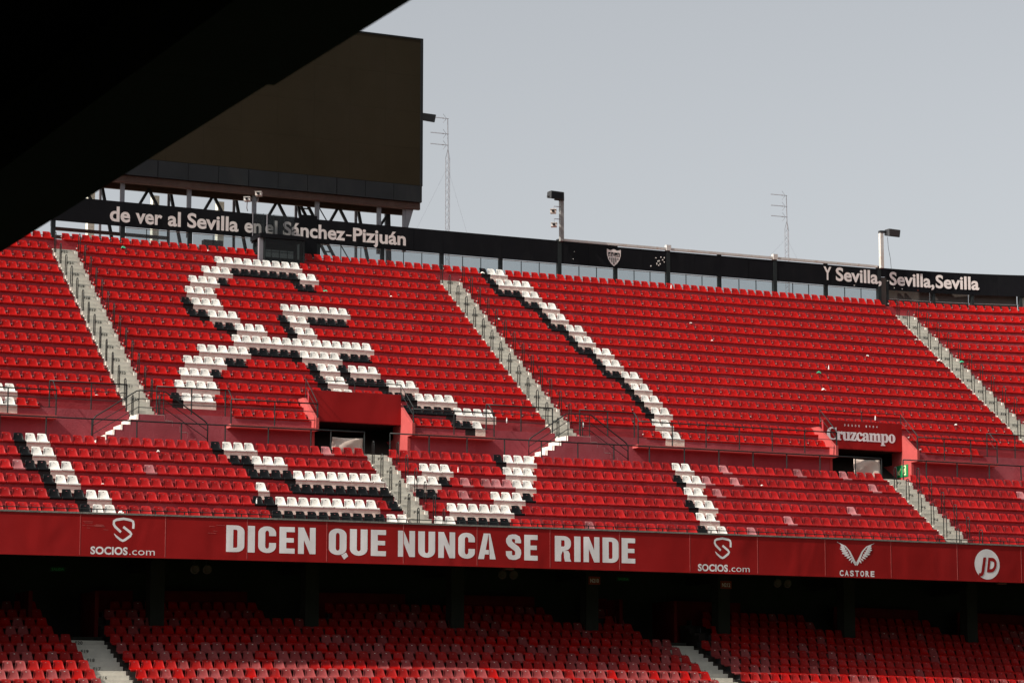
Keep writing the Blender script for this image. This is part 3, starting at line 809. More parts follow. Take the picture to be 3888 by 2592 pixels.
def make_seats():
    byname = {}
    for p in placed: byname.setdefault(NAME[p[0]], []).append(p)
    for nm, lst in byname.items():
        lst.sort(key=lambda p: (0 if inframe(p[1]) and not under_roof(p[1]) else 1000) + (p[1] - Vector((0, 0, ZC))).length + p[5])
        used = {}
        for p in lst[:300]:
            if not inframe(p[1]): break
            o = bpy.data.objects.new(nm, SM[p[0]][0]); COL.objects.link(o)
            o.location = p[1]; o.rotation_euler = (jr.uniform(-.02, .02), jr.uniform(-.015, .015), p[2]); k = len(used); used[id(o)] = 1
            tag(o, p[3], nm.replace('_', ' '), p[4])
            p_done.add(id(p))
        rest = [p for p in lst if id(p) not in p_done]
        if not rest: continue
        V, F, MI, mats = [], [], [], []
        for p in rest:
            me, sv, sf, smi = SM[p[0]]; k = len(V); c, s_ = math.cos(p[2]), math.sin(p[2]); x0, y0, z0 = p[1]
            V += [(x0 + x * c - y * s_, y0 + x * s_ + y * c, z0 + z) for x, y, z in sv]
            F += [tuple(i + k for i in f) for f in sf]
            if p[0] not in mats: mats.append(p[0])
            mi = mats.index(p[0]) * 2; MI += [mi + q for q in smi]
        me = bpy.data.meshes.new(nm + '_rows'); me.from_pydata(V, [], F)
        for c in mats:
            for m_ in SM[c][0].materials: me.materials.append(m_)
        me.polygons.foreach_set('material_index', MI); me.polygons.foreach_set('use_smooth', [True] * len(F)); me.update()
        o = bpy.data.objects.new(nm + '_rows', me); COL.objects.link(o); o['kind'] = 'stuff'
        tag(o, 'remaining rows of %s seats further up and back in the stand' % {'red_chair': 'red', 'white_chair': 'white', 'black_chair': 'black', 'faded_chair': 'faded pink'}[nm], nm.replace('_', ' ') + 's')
p_done = set()
make_seats()
# ------------------------------------------------------------------ parapet and banner of the upper tier
tb = -30.1
par = thing('parapet_wall', 'long red parapet along the front of the upper tier', 'parapet', W(-12, tb, 7.4))
obj('wall_core', MB().sbox(-42, 31, tb + .04, tb + .22, 7.40, 9.06), M_PAINT, par)
obj('concrete_ledge', MB().sbox(-42, 31, tb - .04, tb + .26, 9.065, 9.135), M_LEDGE, par)
obj('rear_upstand', MB().sbox(-42, 31, tb + .05, tb + .20, 8.2, 9.06), M_PAINT, par)
m = MB(); k = 60
obj('top_rail', MB().tube([W(-42 + 73 * i / k, tb + .1, 9.27) for i in range(k + 1)], .020), M_RAIL, par, smooth=True)
for i in range(61):
    x = -41.5 + i * 1.19
    obj('rail_bracket', MB().sbox(x, x + .035, tb + .08, tb + .12, 9.13, 9.27), M_RAIL, par)
SE = [-39.4, -36.0, -32.65, -29.2, -25.8, -22.41, -19.06, -15.76, -12.4, -9.12, -5.71, -2.34, 1.12, 4.59, 8.18, 11.76, 15.2, 18.7]
ban = thing('banner', 'long red vinyl banner with white words and sponsor logos along the parapet', 'banner', W(-12, tb, 7.42))
rb = random.Random(5)
for a, b in zip(SE[:-1], SE[1:]):
    n, k = 4, 2; vs, fs = [], []
    ph = rb.uniform(0, 6)
    for i in range(n + 1):
        for j in range(k + 1):
            x = a + .012 + (b - a - .024) * i / n; y = j / k
            sag = .018 * (1 - y) * math.sin(math.pi * i / n) * 0
            fold = 0
            vs.append(W(x, tb - .012 + fold, 7.42 + 1.66 * y - sag))
    for i in range(n):
        for j in range(k):
            q = i * (k + 1) + j; fs.append((q, q + k + 1, q + k + 2, q + 1))
    obj('banner_panel', MB().add(vs, fs), M_BAN, ban, smooth=True)
    obj('seam_strip', MB().sbox(b - .014, b + .014, tb - .0175, tb - .0125, 7.43, 9.06), M_PINK, ban)
obj('hem', MB().sbox(-39.4, 18.7, tb - .030, tb - .0, 7.385, 7.425), M_BAN, ban)
# heavy condensed capitals, drawn stroke by stroke (width .60, stem .235, arm .19)
w_, h_ = .235, .19
def bowl(x0, y0, x1, y1, ws, hs, left=False):
    "half ring open at the stem"
    rx, ry = min(.27, (x1 - x0)), min(.24, (y1 - y0) / 2)
    o = [(x0, y0), (x1 - rx, y0)] + arc(x1 - rx, y0 + ry, rx, ry, -90, 0, 6) + arc(x1 - rx, y1 - ry, rx, ry, 0, 90, 6) + [(x0, y1)]
    ix, iy = rx - ws if rx > ws + .01 else .012, ry - hs if ry > hs + .01 else .02
    i_ = [(x0, y0 + hs), (x1 - ws - ix, y0 + hs)] + arc(x1 - ws - ix, y0 + hs + iy, ix, iy, -90, 0, 6) + arc(x1 - ws - ix, y1 - hs - iy, ix, iy, 0, 90, 6) + [(x0, y1 - hs)]
    return quadring(o, i_)
def ringO(W_=.60):
    rx, ry = .29, .25; ix, iy = .065, .10
    o = arc(W_ - rx, 1 - ry, rx, ry, 0, 90, 7) + arc(rx, 1 - ry, rx, ry, 90, 180, 7) + arc(rx, ry, rx, ry, 180, 270, 7) + arc(W_ - rx, ry, rx, ry, 270, 360, 7)
    i_ = arc(W_ - w_ - ix, 1 - h_ * .85 - iy, ix, iy, 0, 90, 7) + arc(w_ + ix, 1 - h_ * .85 - iy, ix, iy, 90, 180, 7) + arc(w_ + ix, h_ * .85 + iy, ix, iy, 180, 270, 7) + arc(W_ - w_ - ix, h_ * .85 + iy, ix, iy, 270, 360, 7)
    return quadring(o, i_, True)
def capC():
    W_ = .60; rx, ry = .29, .25; ix, iy = .065, .10
    o = [(W_, .64)] + arc(W_ - rx, 1 - ry, rx, ry, 0, 90, 7) + arc(rx, 1 - ry, rx, ry, 90, 180, 7) + arc(rx, ry, rx, ry, 180, 270, 7) + arc(W_ - rx, ry, rx, ry, 270, 360, 7) + [(W_, .38)]
    i_ = [(W_ - w_, .64)] + arc(W_ - w_ - ix, 1 - h_ * .85 - iy, ix, iy, 0, 90, 7) + arc(w_ + ix, 1 - h_ * .85 - iy, ix, iy, 90, 180, 7) + arc(w_ + ix, h_ * .85 + iy, ix, iy, 180, 270, 7) + arc(W_ - w_ - ix, h_ * .85 + iy, ix, iy, 270, 360, 7) + [(W_ - w_, .38)]
    return quadring(o, i_)
def capS():
    p = [(.475, .66), (.475, .75), (.45, .86), (.36, .905), (.27, .91), (.17, .88), (.125, .79), (.13, .70), (.18, .62), (.30, .53), (.42, .44), (.475, .36), (.48, .26), (.46, .15), (.37, .10), (.28, .09), (.18, .11), (.125, .20), (.12, .34)]
    ws = [.235, .235, .22, .19, .18, .20, .23, .235, .235, .23, .235, .235, .235, .22, .19, .18, .20, .235, .235]
    return strip(p, ws)
CAP = {
 'I': (.235, rect(0, 0, .235, 1)),
 'E': (.52, join(rect(0, 0, w_, 1), rect(w_, 0, .52, h_), rect(w_, .415, .49, .585), rect(w_, 1 - h_, .52, 1))),
 'D': (.61, join(rect(0, 0, w_, 1), bowl(w_, 0, .61, 1, w_, h_ * .85))),
 'N': (.60, join(rect(0, 0, .20, 1), rect(.40, 0, .60, 1), poly([(.20, 1), (.20, .52), (.40, 0), (.40, .48)]))),
 'U': (.60, quadring([(0, 1), (0, .25)] + arc(.30, .25, .30, .26, 180, 360, 12) + [(.60, 1)], [(w_, 1), (w_, .25)] + arc(.30, .25, .065, .09, 180, 360, 12) + [(.60 - w_, 1)])),
 'Q': (.60, join(ringO(), poly([(.42, -.01), (.52, -.17), (.66, -.04), (.585, .10)]))),
 'C': (.60, capC()),
 'A': (.64, join(poly([(0, 0), (.215, 0), (.385, 1), (.20, 1)][:4]), poly([(.425, 0), (.64, 0), (.44, 1), (.3855, 1)]), poly([(.2463, .185), (.3935, .185), (.3905, .36), (.276, .36)]))),
 'S': (.60, capS()),
 'R': (.61, join(rect(0, 0, w_, 1), bowl(w_, .42, .60, 1, w_, .165), poly([(w_, .42), (w_, .25), (.30, .42)][::-1]), poly([(.375, 0), (.61, 0), (.565, .12), (.56, .30), (.50, .419), (.30, .419), (.34, .33), (.345, .15)]))),
}
def heavy(mb, word, s0, s1, zb, zt, t):
    gap = .115; tot = sum(CAP[c][0] for c in word) + gap * (len(word) - 1); x = 0
    for c in word:
        wd, (vs, fs) = CAP[c]
        mb = MB(); put(mb, ([((x + vx) / tot, vy) for vx, vy in vs], fs), s0, s1, zb, zt, t); x += wd + gap
        obj('letter', mb, M_LET, ban)
m = MB(); zb, zt = 7.715, 8.79; tl_ = tb - .0155
for wd, a, b in (('DICEN', -26.68, -22.89), ('QUE', -22.32, -19.83), ('NUNCA', -19.30, -14.91), ('SE', -14.45, -12.98), ('RINDE', -12.18, -8.37)):
    heavy(m, wd, a, b, zb, zt, tl_)
def shield_logo(s0, s1, z0, z1, sw, so):
    m = MB()
    def U(pts): return [((x - 970) / 188., (355 - y) / 215.) for x, y in pts]
    # two strokes of the angular S in a shield
    for pts, ws in (([(1147, 236), (1148, 195), (1144, 172), (1125, 161), (1064, 150), (1003, 161), (983, 174), (981, 200), (992, 222), (1043, 270)], .105),
                    ([(1062, 222), (1120, 268), (1131, 284), (1122, 302), (1078, 338), (1060, 346), (1040, 337), (1005, 309), (985, 284)], [.105] * 6 + [.10, .08, .02])):
        vs, fs = strip(U(pts), ws)
        put(m, (vs, fs), s0, s1, z0, z1, tl_)
    put(m, glyphs('SOCIOS', .034, 1.03), sw, sw + (so - sw) * .575, 7.49, 7.79, tl_)
    put(m, glyphs('.com', -.004, 1.02), sw + (so - sw) * .60, so, 7.49, 7.79, tl_)
    return m
obj('logo_lettering', shield_logo(-31.36, -30.46, 8.00, 8.96, -32.22, -29.62), M_LET, ban)
obj('logo_lettering', shield_logo(-4.53, -3.64, 8.03, 8.97, -5.32, -2.75), M_LET, ban)
# two spread wings above a spaced word
m = MB()
for sg_ in (-1, 1):
    cx = 2.735
    def V_(x, y): return (cx + sg_ * x, 7.93 + y)
    lay = [0]
    def leaf(x0, y0, x1, y1, wd):
        dx, dy = x1 - x0, y1 - y0; L_ = math.hypot(dx, dy); nx, ny = -dy / L_, dx / L_
        pts = [(x0, y0), (x0 + dx * .35 + nx * wd, y0 + dy * .35 + ny * wd), (x0 + dx * .8 + nx * wd * .7, y0 + dy * .8 + ny * wd * .7), (x1, y1), (x0 + dx * .75 - nx * wd * .5, y0 + dy * .75 - ny * wd * .5), (x0 + dx * .3 - nx * wd * .8, y0 + dy * .3 - ny * wd * .8)]
        lay[0] += 1
        P_ = [W(V_(a, b)[0], tl_ - .0015 * lay[0], V_(a, b)[1]) for a, b in pts]
        if sg_ < 0: P_.reverse()
        m.add(P_, [tuple(range(6))])
    # leading edge from the bottom point to the wing tip
    vs, fs = strip([(.0, .04), (.10, .16), (.20, .36), (.34, .62), (.55, .84), (.98, 1.02)], [.14, .13, .10, .07, .05, .01])
    P_ = [W(V_(a, b)[0], tl_ - .0005, V_(a, b)[1]) for a, b in vs]
    m.add(P_, [f if sg_ > 0 else tuple(reversed(f)) for f in fs])
    for i in range(9):                       # long outer feathers
        q = i / 8; x0, y0 = .20 + .40 * q, .26 + .52 * q
        leaf(x0, y0, .26 + .72 * min(1, q * 1.35) - .02 * i * (q > .6), .10 + .82 * q, .045 + .02 * q)
    for i in range(7):                       # short inner feathers
        q = i / 6; x0, y0 = .16 + .40 * q, .24 + .56 * q
        leaf(x0 - .01, y0 - .0, x0 + .10, y0 - .10 + .02 * q, .03)
for i, c in enumerate('CASTORE'):
    a = 1.86 + i * .2715; put(m, glyphs(c, .035), a, a + .20, 7.46, 7.71, tl_)
obj('logo_lettering', m, M_LET, ban)
m = MB(); c_ = [W(9.835 + .70 * math.cos(D2R(a)), tl_, 8.185 + .69 * math.sin(D2R(a))) for a in range(0, 360, 8)]
m.add(c_, [tuple(range(len(c_)))]); obj('logo_disc', m, M_LET, ban)
m = MB(); put(m, glyphs('J', .045, 1, .2), 9.36, 9.79, 7.86, 8.50, tl_ - .006); put(m, glyphs('D', .045, 1, .2), 9.80, 10.36, 7.86, 8.50, tl_ - .006)
obj('logo_lettering', m, M_BAN, ban)
# scuffs left by torn tape
rs = random.Random(11); m = MB()
for _ in range(16):
    x = -32.6 + rs.random() * 1.1 if _ < 12 else -27.6 + rs.random() * .5; z = 8.42 + rs.random() * .35; l_ = .12 + rs.random() * .3
    q = [W(x, tl_ - .0006 - _ * .0003, z), W(x + l_, tl_ - .0006 - _ * .0003, z - .01), W(x + l_, tl_ - .0006 - _ * .0003, z + .008), W(x, tl_ - .0006 - _ * .0003, z + .016)]
    m.add(q, [(0, 1, 2, 3)])
obj('tape_scuffs', m, M_PINK, ban)['kind'] = 'stuff'

# ------------------------------------------------------------------ lower tier
low = thing('lower_terrace', None, None, LW(-4, ltr(14), 0), kind='structure')
BL = [(-45, -32.24), (-30.70, -5.42), (-3.93, 31)]
for r in range(9, 24):
    f, b, t = lzr(r) - .80, lzr(r) - .425, ltr(r)
    spans = BL if r < 21 else [(-45, -33.3), (-30.4, -23.6 if r > 21 else -6.8)] + ([(-20.5, -10.2), (-7.5, -6.8)] if r > 21 else []) + [(-3.0, 3.1 if r > 21 else 31)] + ([(5.3, 10.1), (12.4, 31)] if r > 21 else [])
    for a, c in spans:
        m = MB().prism([(t - LD + .05, f - .8), (t + .05, f - .8), (t + .05, f + .12), (t - .43, f + .12), (t - .43, f), (t - LD + .05, f)][::-1], a, c, LW)
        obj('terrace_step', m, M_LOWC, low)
        m = MB(); x = a + .3
        while x < c - .2:                    # short brackets that lift each seat off the step
            m.sbox(x, x + .05, t - .40, t - .02, f + .12, b - .01, LW, 9); x += 1.0
        o_ = obj('seat_brackets', m, M_DSTEEL, low); o_['kind'] = 'stuff'
def lstair(a, b, label):
    rows = list(range(10, 21))
    return stair(label, a, b, rows, 2, lambda r: lzr(r), ltr, LD, LR, LW, M_CONC, 'F', .28, 1, .13, kerb=False)
lstair(-32.22, -30.72, 'shaded grey stairs of the lower tier near the left edge')
lstair(-5.40, -3.95, 'shaded grey stairs of the lower tier right of centre')
# soffit, rear wall, columns
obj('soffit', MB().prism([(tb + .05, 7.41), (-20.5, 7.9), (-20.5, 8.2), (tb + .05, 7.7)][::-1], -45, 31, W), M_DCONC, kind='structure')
for x in (-45.3, 31.0): obj('end_light_block', MB().sbox(x, x + .3, -33.5, -22.4, -2.0, 8.2, LW if x < 0 else LW), M_DCONC, kind='structure')  # added across the open ends to keep side light out
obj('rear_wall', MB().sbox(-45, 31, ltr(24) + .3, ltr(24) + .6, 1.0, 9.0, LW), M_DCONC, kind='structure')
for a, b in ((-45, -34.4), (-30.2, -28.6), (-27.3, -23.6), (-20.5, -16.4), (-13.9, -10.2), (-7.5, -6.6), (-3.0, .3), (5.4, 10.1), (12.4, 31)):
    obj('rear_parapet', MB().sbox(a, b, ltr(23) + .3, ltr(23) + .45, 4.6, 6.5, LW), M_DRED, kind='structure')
for a in (-33.4, -6.75):
    pv = thing('lower_portal', 'dark opening with red reveal at the head of the lower %s stairs' % ('left' if a < -20 else 'right'), 'portal', LW(a + 1.3, ltr(21), 4.4), 'dark portals of the lower tier')
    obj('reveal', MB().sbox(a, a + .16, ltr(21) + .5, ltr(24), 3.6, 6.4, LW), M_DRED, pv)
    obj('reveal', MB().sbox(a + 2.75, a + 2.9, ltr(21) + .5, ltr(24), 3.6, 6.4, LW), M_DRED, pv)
    obj('threshold', MB().sbox(a + .16, a + 2.75, ltr(21) - .6, ltr(24), 3.4, lzr(21) - .82, LW), M_DCONC, pv)
for i, (x, lab) in enumerate(((-28.26, 'nearest the left edge'), (-21.55, 'left of the banner words'), (-14.92, 'below the middle of the banner'), (-8.48, 'carrying the left orange sign'), (-1.85, 'carrying the right orange sign'), (4.79, 'below the winged logo'), (11.65, 'nearest the right edge'))):
    c = thing('column', 'dark concrete column under the upper tier, ' + lab, 'column', LW(x, ltr(21), 3.6), 'columns under the upper tier')
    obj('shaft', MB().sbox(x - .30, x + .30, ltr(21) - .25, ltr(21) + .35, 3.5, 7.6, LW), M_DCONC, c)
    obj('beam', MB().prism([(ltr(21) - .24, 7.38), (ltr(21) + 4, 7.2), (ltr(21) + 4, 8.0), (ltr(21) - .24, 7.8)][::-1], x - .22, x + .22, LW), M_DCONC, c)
for s0, txt, lab in ((-8.67, 'N210', 'left of the pair'), (-2.04, 'N212', 'right of the pair')):
    c = thing('number_sign', 'small orange sign reading %s on a dark column' % txt, 'sign', LW(s0, ltr(21) - .3, 7.0), 'orange number signs on the columns')
    obj('plate', MB().sbox(s0, s0 + .56, ltr(21) - .29, ltr(21) - .265, 6.97, 7.32, LW), M_ORANGE, c)
    m = MB(); put(m, glyphs(txt, .02), s0 + .07, s0 + .49, 7.06, 7.23, ltr(21) - .295, LW); obj('lettering', m, M_LET, c)
for s0, lab in ((-33.1, 'left'), (-7.9, 'right')):
    c = thing('overhead_exit_sign', 'unlit green exit sign reading SALIDA above the lower %s stairs' % lab, 'sign', LW(s0, -27.5, 7.2), 'unlit exit signs under the soffit')
    obj('plate', MB().sbox(s0, s0 + .62, -27.5, -27.46, 7.08, 7.26, LW), M_DGREEN, c)
    m = MB(); put(m, glyphs('SALIDA', .02), s0 + .06, s0 + .56, 7.12, 7.22, -27.505, LW); obj('lettering', m, M_GREEN, c)
for s0, lab in ((-27.5, 'left'), (-13.95, 'middle'), (-.5, 'right')):
    for k_ in (0, 1):
        x = s0 + k_ * .52
        c = thing('hanging_speaker', '%s pale round speaker of the %s pair under the soffit' % ('second' if k_ else 'first', lab), 'speaker', LW(x, -28.6, 7.2), 'round speakers under the soffit')
        ctr = LW(x, -28.6, 7.16); m = MB(); ax = (N * -1 + Vector((0, 0, -.25))).normalized(); u = ax.cross(Vector((0, 0, 1))).normalized(); v = u.cross(ax)
        vs, fs = [], []
        prof = [(.0, .16), (.08, .20), (.12, .20), (.14, .16), (.11, .05)]
        for d_, r_ in prof:
            vs += [ctr + ax * d_ + (u * math.cos(2 * math.pi * j / 14) + v * math.sin(2 * math.pi * j / 14)) * r_ for j in range(14)]
        for q in range(4):
            for j in range(14): fs.append((q * 14 + j, q * 14 + (j + 1) % 14, q * 14 + 14 + (j + 1) % 14, q * 14 + 14 + j))
        fs.append(tuple(range(13, -1, -1))); fs.append(tuple(56 + j for j in range(14)))
        m.add(vs, fs); obj('horn', m, M_HORN, c, smooth=False)
        obj('hanger', MB().tube([ctr, LW(x, -28.6, 7.55)], .015), M_DSTEEL, c)
for x, lab in ((-14.4 + .0, 'left'), (10.6, 'right')):
    o = obj('service_box', MB().sbox(x, x + .42, -29.95, -29.7, 7.31, 7.40), M_RUSTB); recentre(o, W(x, -29.9, 7.3)); tag(o, 'small brown box hanging below the banner edge, %s one of two' % lab, 'box', 'boxes below the banner')

# ------------------------------------------------------------------ top of the stand: board, posts, glass screens
BT, BZ0, BZ1 = -6.35, 25.13, 26.35
POSTS = [-34.7, -31.2, -27.7, -24.18, -20.7, -17.23, -13.85, -10.3, -6.97, -3.6, -.20, 3.17, 6.31, 9.5, 12.93, 16.2, 19.6]
PR = [20.15, 23.10, 25.46, 28.34, 31.2]
bd = thing('slogan_board', 'long black board with pale song words along the top of the stand', 'board', W(-4, BT, BZ0))
ALL = POSTS + PR
for a, b in zip(ALL[:-1], ALL[1:]):
    if b - a < .7: obj('board_sheet', MB().sbox(a - .1, b + .05, BT, BT + .04, 25.85, BZ1), M_BOARD, bd); continue
    zlo = BZ0; mid = (a + b) / 2
    for x0, x1 in ((a + .004, mid - .004), (mid + .004, b - .004)):
        obj('board_sheet', MB().sbox(x0, x1, BT + random.uniform(-.006, .006), BT + .04, zlo, BZ1 - (.07 if 0 < a < 19 else 0)), M_BOARD, bd)
obj('board_sheet', MB().sbox(-14.93, -13.98, BT - .012, BT - .008, 24.0, 26.52), M_BOARD, bd)
for i in range(16):
    x = -14.90 + i * .057
    obj('corrugation', MB().sbox(x, x + .022, BT - .018, BT - .0125, 24.0, 26.5), M_BOARD, bd)
for wd, a, b in (('de', -24.92, -23.88), ('ver', -23.60, -22.22), ('al', -21.93, -21.26), ('Sevilla', -20.92, -18.22), ('en', -17.90, -17.00), ('el', -16.80, -16.14), ('S\u00e1nchez', -15.84, -12.45), ('-', -12.40, -12.10), ('Pizju\u00e1n', -12.02, -9.08)):
    m = MB(); z0, z1 = 25.355 + (a + 25) * .004, 26.10
    if wd == '-': m.sbox(a, b, BT - .034, BT - .030, 25.62, 25.70)
    else: put(m, glyphs(wd, .027, 1.0), a, b, z0, z1, BT - .034)
    obj('song_word', m, M_LETB, bd)
for wd, a, b in (('Y', 15.96, 16.46), ('Sevilla,', 16.74, 19.69), ('Sevilla,', 20.21, 23.06), ('Sevilla', 23.14, 25.80)):
    m = MB(); put(m, glyphs(wd, .027, 1.0), a, b, 25.44, 26.18, BT - .034); obj('song_word', m, M_LETB, bd)
# club shield on the board
m = MB()
def sh(sc, dz, d):
    pts = [(-.42, .44), (-.2, .38), (0, .45), (.2, .38), (.42, .44), (.41, .12), (.33, -.12), (.18, -.33), (0, -.47), (-.18, -.33), (-.33, -.12), (-.41, .12)]
    return [W(2.99 + x * sc, BT - d, 25.69 + y * sc + dz) for x, y in pts]
p = sh(1.0, 0, .018); m.add(p, [tuple(range(12))]); obj('shield', m, M_LETB, bd)
m = MB()
for x0, x1, y0, y1 in ((-.345, -.02, .05, .27), (.02, .345, .05, .27)): m.add([W(2.99 + x, BT - .021, 25.69 + y) for x, y in ((x0, y0), (x1, y0), (x1, y1), (x0, y1))], [(0, 1, 2, 3)])
for i in range(5):
    x = -.27 + i * .12; yb = -.36 + abs(x + .03) * .95
    m.add([W(2.99 + a, BT - .021, 25.69 + b) for a, b in ((x, yb), (x + .055, yb - (.03 if x < -.03 else -.03)), (x + .055, -.01), (x, -.01))], [(0, 1, 2, 3)])
obj('shield_field', m, M_BOARD, bd)
m = MB()
for i, (x, h_2) in enumerate(((-.31, .12), (-.22, .17), (-.12, .12), (.10, .08), (.22, .15))): m.add([W(2.99 + a, BT - .023, 25.69 + b) for a, b in ((x, .07), (x + .055, .07), (x + .03 + .02, .07 + h_2), (x + .01, .07 + h_2))], [(0, 1, 2, 3)])
m.add([W(2.99 + .06 * math.cos(D2R(a)), BT - .026, 25.72 + .06 * math.sin(D2R(a))) for a in range(0, 360, 30)], [tuple(range(12))])
obj('shield_figures', m, M_LETB, bd)
rs = random.Random(2)
spots = [(.62, 25.82), (.55, 25.42)] + [(5.15 + rs.random() * .9, 25.35 + rs.random() * .55) for _ in range(14)] + [(21.0, 25.22), (20.5, 25.25), (22.0, 25.21), (17.9, 25.22), (20.07, 25.62)]
for i, (x, z) in enumerate(spots):
    a, b = .03 + rs.random() * .05, .025 + rs.random() * .05
    o = obj('paper_scrap', MB().sbox(x, x + a, BT - .016, BT - .010, z, z + b), M_PAPER if i != 18 else M_ORANGE, bd)
for x in POSTS + PR:
    wd = .13 if x < 20 else .10
    i_ = (POSTS + PR).index(x) + 1
    c = thing('board_post', 'black steel post of the slogan board, %s from the left' % ordn(i_ - 2) if i_ > 2 else 'black steel post of the slogan board, %s hidden at far left' % ordn(i_), 'post', W(x, BT + .1, 23.6), 'posts behind the slogan board')
    obj('post', MB().sbox(x - wd, x + wd - .05, BT - .02 if x in (-.20, 6.31, 12.93, 19.6) else BT + .045, BT + .20, 23.6, BZ1 if x not in (-.20, 6.31, 12.93, 19.6) else 26.44), M_RAIL, c)
# white beam on top of the board
bm = thing('capping_beam', 'weathered white steel beam with rust spots on top of the board', 'beam', W(9, BT, 26.4))
for a, b in ((-.05, 6.2), (6.42, 12.82), (13.04, 19.45)):
    obj('beam', MB().sbox(a, b, BT - .03, BT + .12, 26.345, 26.47), M_WSTEEL, bm)
for x in (6.31, 12.93): obj('cap', MB().sbox(x - .15, x + .13, BT - .06, BT + .16, 26.32, 26.62), M_WSTEEL, bm)
# glass panes and their thin bars
gi_ = 0
for a, b in zip(POSTS[3:-1], POSTS[4:]):
    if -17.5 < a < -17: continue
    gi_ += 1
    g_ = thing('glass_screen', 'pale glass screen below the black board, %s bay from the left' % ordn(gi_), 'glass screen', W((a + b) / 2, BT, 23.7), 'glass screens under the slogan board')
    n = 3 if a > -11 or a < -20 else 3
    for i in range(3):
        x0, x1 = a + .12 + (b - a - .24) * i / 3, a + .12 + (b - a - .24) * (i + 1) / 3
        obj('pane', MB().sbox(x0 + .012, x1 - .012, BT + .10, BT + .108, 23.7, 25.12, step=9), M_GLASS, g_)
        if i: obj('glazing_bar', MB().sbox(x0 - .015, x0 + .015, BT + .08, BT + .12, 23.7, 25.12), M_RAIL, g_)
    obj('head_strip', MB().sbox(a + .12, b - .12, BT + .09, BT + .13, 25.085, 25.115), M_WSTEEL, g_)
    obj('sill_bar', MB().sbox(a + .12, b - .12, BT + .09, BT + .13, 24.36, 24.39), M_RAIL, g_)
# clad wall beyond the right-hand posts
rw = thing('clad_wall', 'brownish clad wall under the right end of the black board', 'wall', W(25, -5.6, 23.6))
for a, b in ((20.2, 23.05), (23.12, 25.42), (25.5, 28.3), (28.4, 31.2)):
    obj('cladding_panel', MB().sbox(a, b, -5.9, -5.8, 24.72, 25.3), M_TAUPE, rw)
    obj('cladding_panel', MB().sbox(a, b, -5.94, -5.84, 23.6, 24.69), M_TAUPE, rw)
    obj('cladding_joint', MB().sbox(a, b, -5.97, -5.95, 24.685, 24.72), M_WSTEEL, rw)
obj('dark_infill', MB().sbox(19.68, 20.12, -6.28, -6.20, 23.6, 25.84), M_TAUPE, rw)
obj('pilaster', MB().sbox(28.5, 28.8, -6.1, -5.95, 23.6, 25.1), M_CONC, rw)

# ------------------------------------------------------------------ giant screen and its trusswork
sc_ = thing('video_screen', 'huge unlit brown video screen on steelwork above the stand', 'screen', W(-16, -5.5, 28))
def SBX(mb, s0, s1, t0, t1, z0, z1):         # straight (unbowed) box: the screen is flat
    o_ = W(-8, 0, 0); sx = yaw(-16, -6)
    A = Vector((math.cos(sx), math.sin(sx), 0)); B = Vector((-math.sin(sx), math.cos(sx), 0)); base = W(-8, -6, 0)
    def P(s, t, z): return base + A * (s + 8) + B * (t + 6) + Vector((0, 0, z))
    return mb.hexa([P(s0, t0, z0), P(s1, t0, z0), P(s1, t1, z0), P(s0, t1, z0), P(s0, t0, z1), P(s1, t0, z1), P(s1, t1, z1), P(s0, t1, z1)])
obj('casing', SBX(MB(), -32, -8.02, -5.97, -4.7, 27.80, 36.48), M_PANEL, sc_)
cols_, rows_ = 12, 4
for i in range(cols_):
    for j in range(rows_):
        x0 = -31.9 + i * (23.75 / cols_); z0 = 28.67 + j * (7.74 / rows_)
        o = obj('led_cabinet', SBX(MB(), x0 + .002, x0 + 23.75 / cols_ - .002, -6.02, -5.975, z0 + .002, z0 + 7.74 / rows_ - .002), M_LED, sc_)
for i in range(15):
    x0 = -31.98 + i * 1.597
    obj('skirt_panel', SBX(MB(), x0 + .012, x0 + 1.585, -6.03 - .004 * (i % 3), -5.975, 27.80, 28.655), M_PANEL, sc_)
obj('edge_trim', SBX(MB(), -8.14, -8.0, -6.04, -5.96, 28.66, 36.5), M_PANEL, sc_)
obj('edge_trim', SBX(MB(), -32, -8.15, -6.04, -5.96, 36.42, 36.5), M_PANEL, sc_)
tt = thing('screen_support', 'brown and grey steel trusswork carrying the huge screen', 'truss', W(-16, -5, 23.6))
obj('girder', SBX(MB(), -32, -8.05, -5.85, -5.65, 27.44, 27.79), M_RUSTB, tt)
obj('girder', SBX(MB(), -32, -8.25, -5.64, -4.3, 27.62, 27.79), M_RUSTB, tt)
for i in range(4): obj('girder_rib', SBX(MB(), -32, -8.1, -5.875, -5.852, 27.47 + i * .075, 27.50 + i * .075), M_RUSTB, tt)
obj('girder', SBX(MB(), -32, -8.3, -4.55, -4.35, 27.36, 27.61), M_RUSTB, tt)
for x in (-31, -27.55, -24.05, -20.57, -17.1, -13.68, -10.25):
    obj('stanchion', MB().beam(W(x, -5.55, 25.0), W(x, -5.55, 27.46), .20, .16), M_STEEL, tt)
for x in (-25.8, -22.35, -18.92, -15.46, -12.07):
    obj('brace', MB().beam(W(x, -4.5, 27.5), W(x - .85, -4.5, 26.0), .13, .13), M_DSTEEL, tt)
    obj('brace', MB().beam(W(x, -4.5, 27.5), W(x + .85, -4.5, 26.0), .13, .13), M_DSTEEL, tt)
for x in (-24.6, -21.0, -17.5, -14.1, -10.75):
    obj('raking_strut', MB().beam(W(x - .05, -4.0, 27.6), W(x + 1.0, -4.0, 22.8), .14, .14), M_DSTEEL, tt)
    obj('strut', MB().beam(W(x, -3.6, 27.6), W(x + .05, -3.6, 22.8), .12, .12), M_STEEL, tt)
obj('bracket', MB().beam(W(-8.85, -5.6, 25.2), W(-8.85, -5.6, 27.5), .16, .16), M_STEEL, tt)
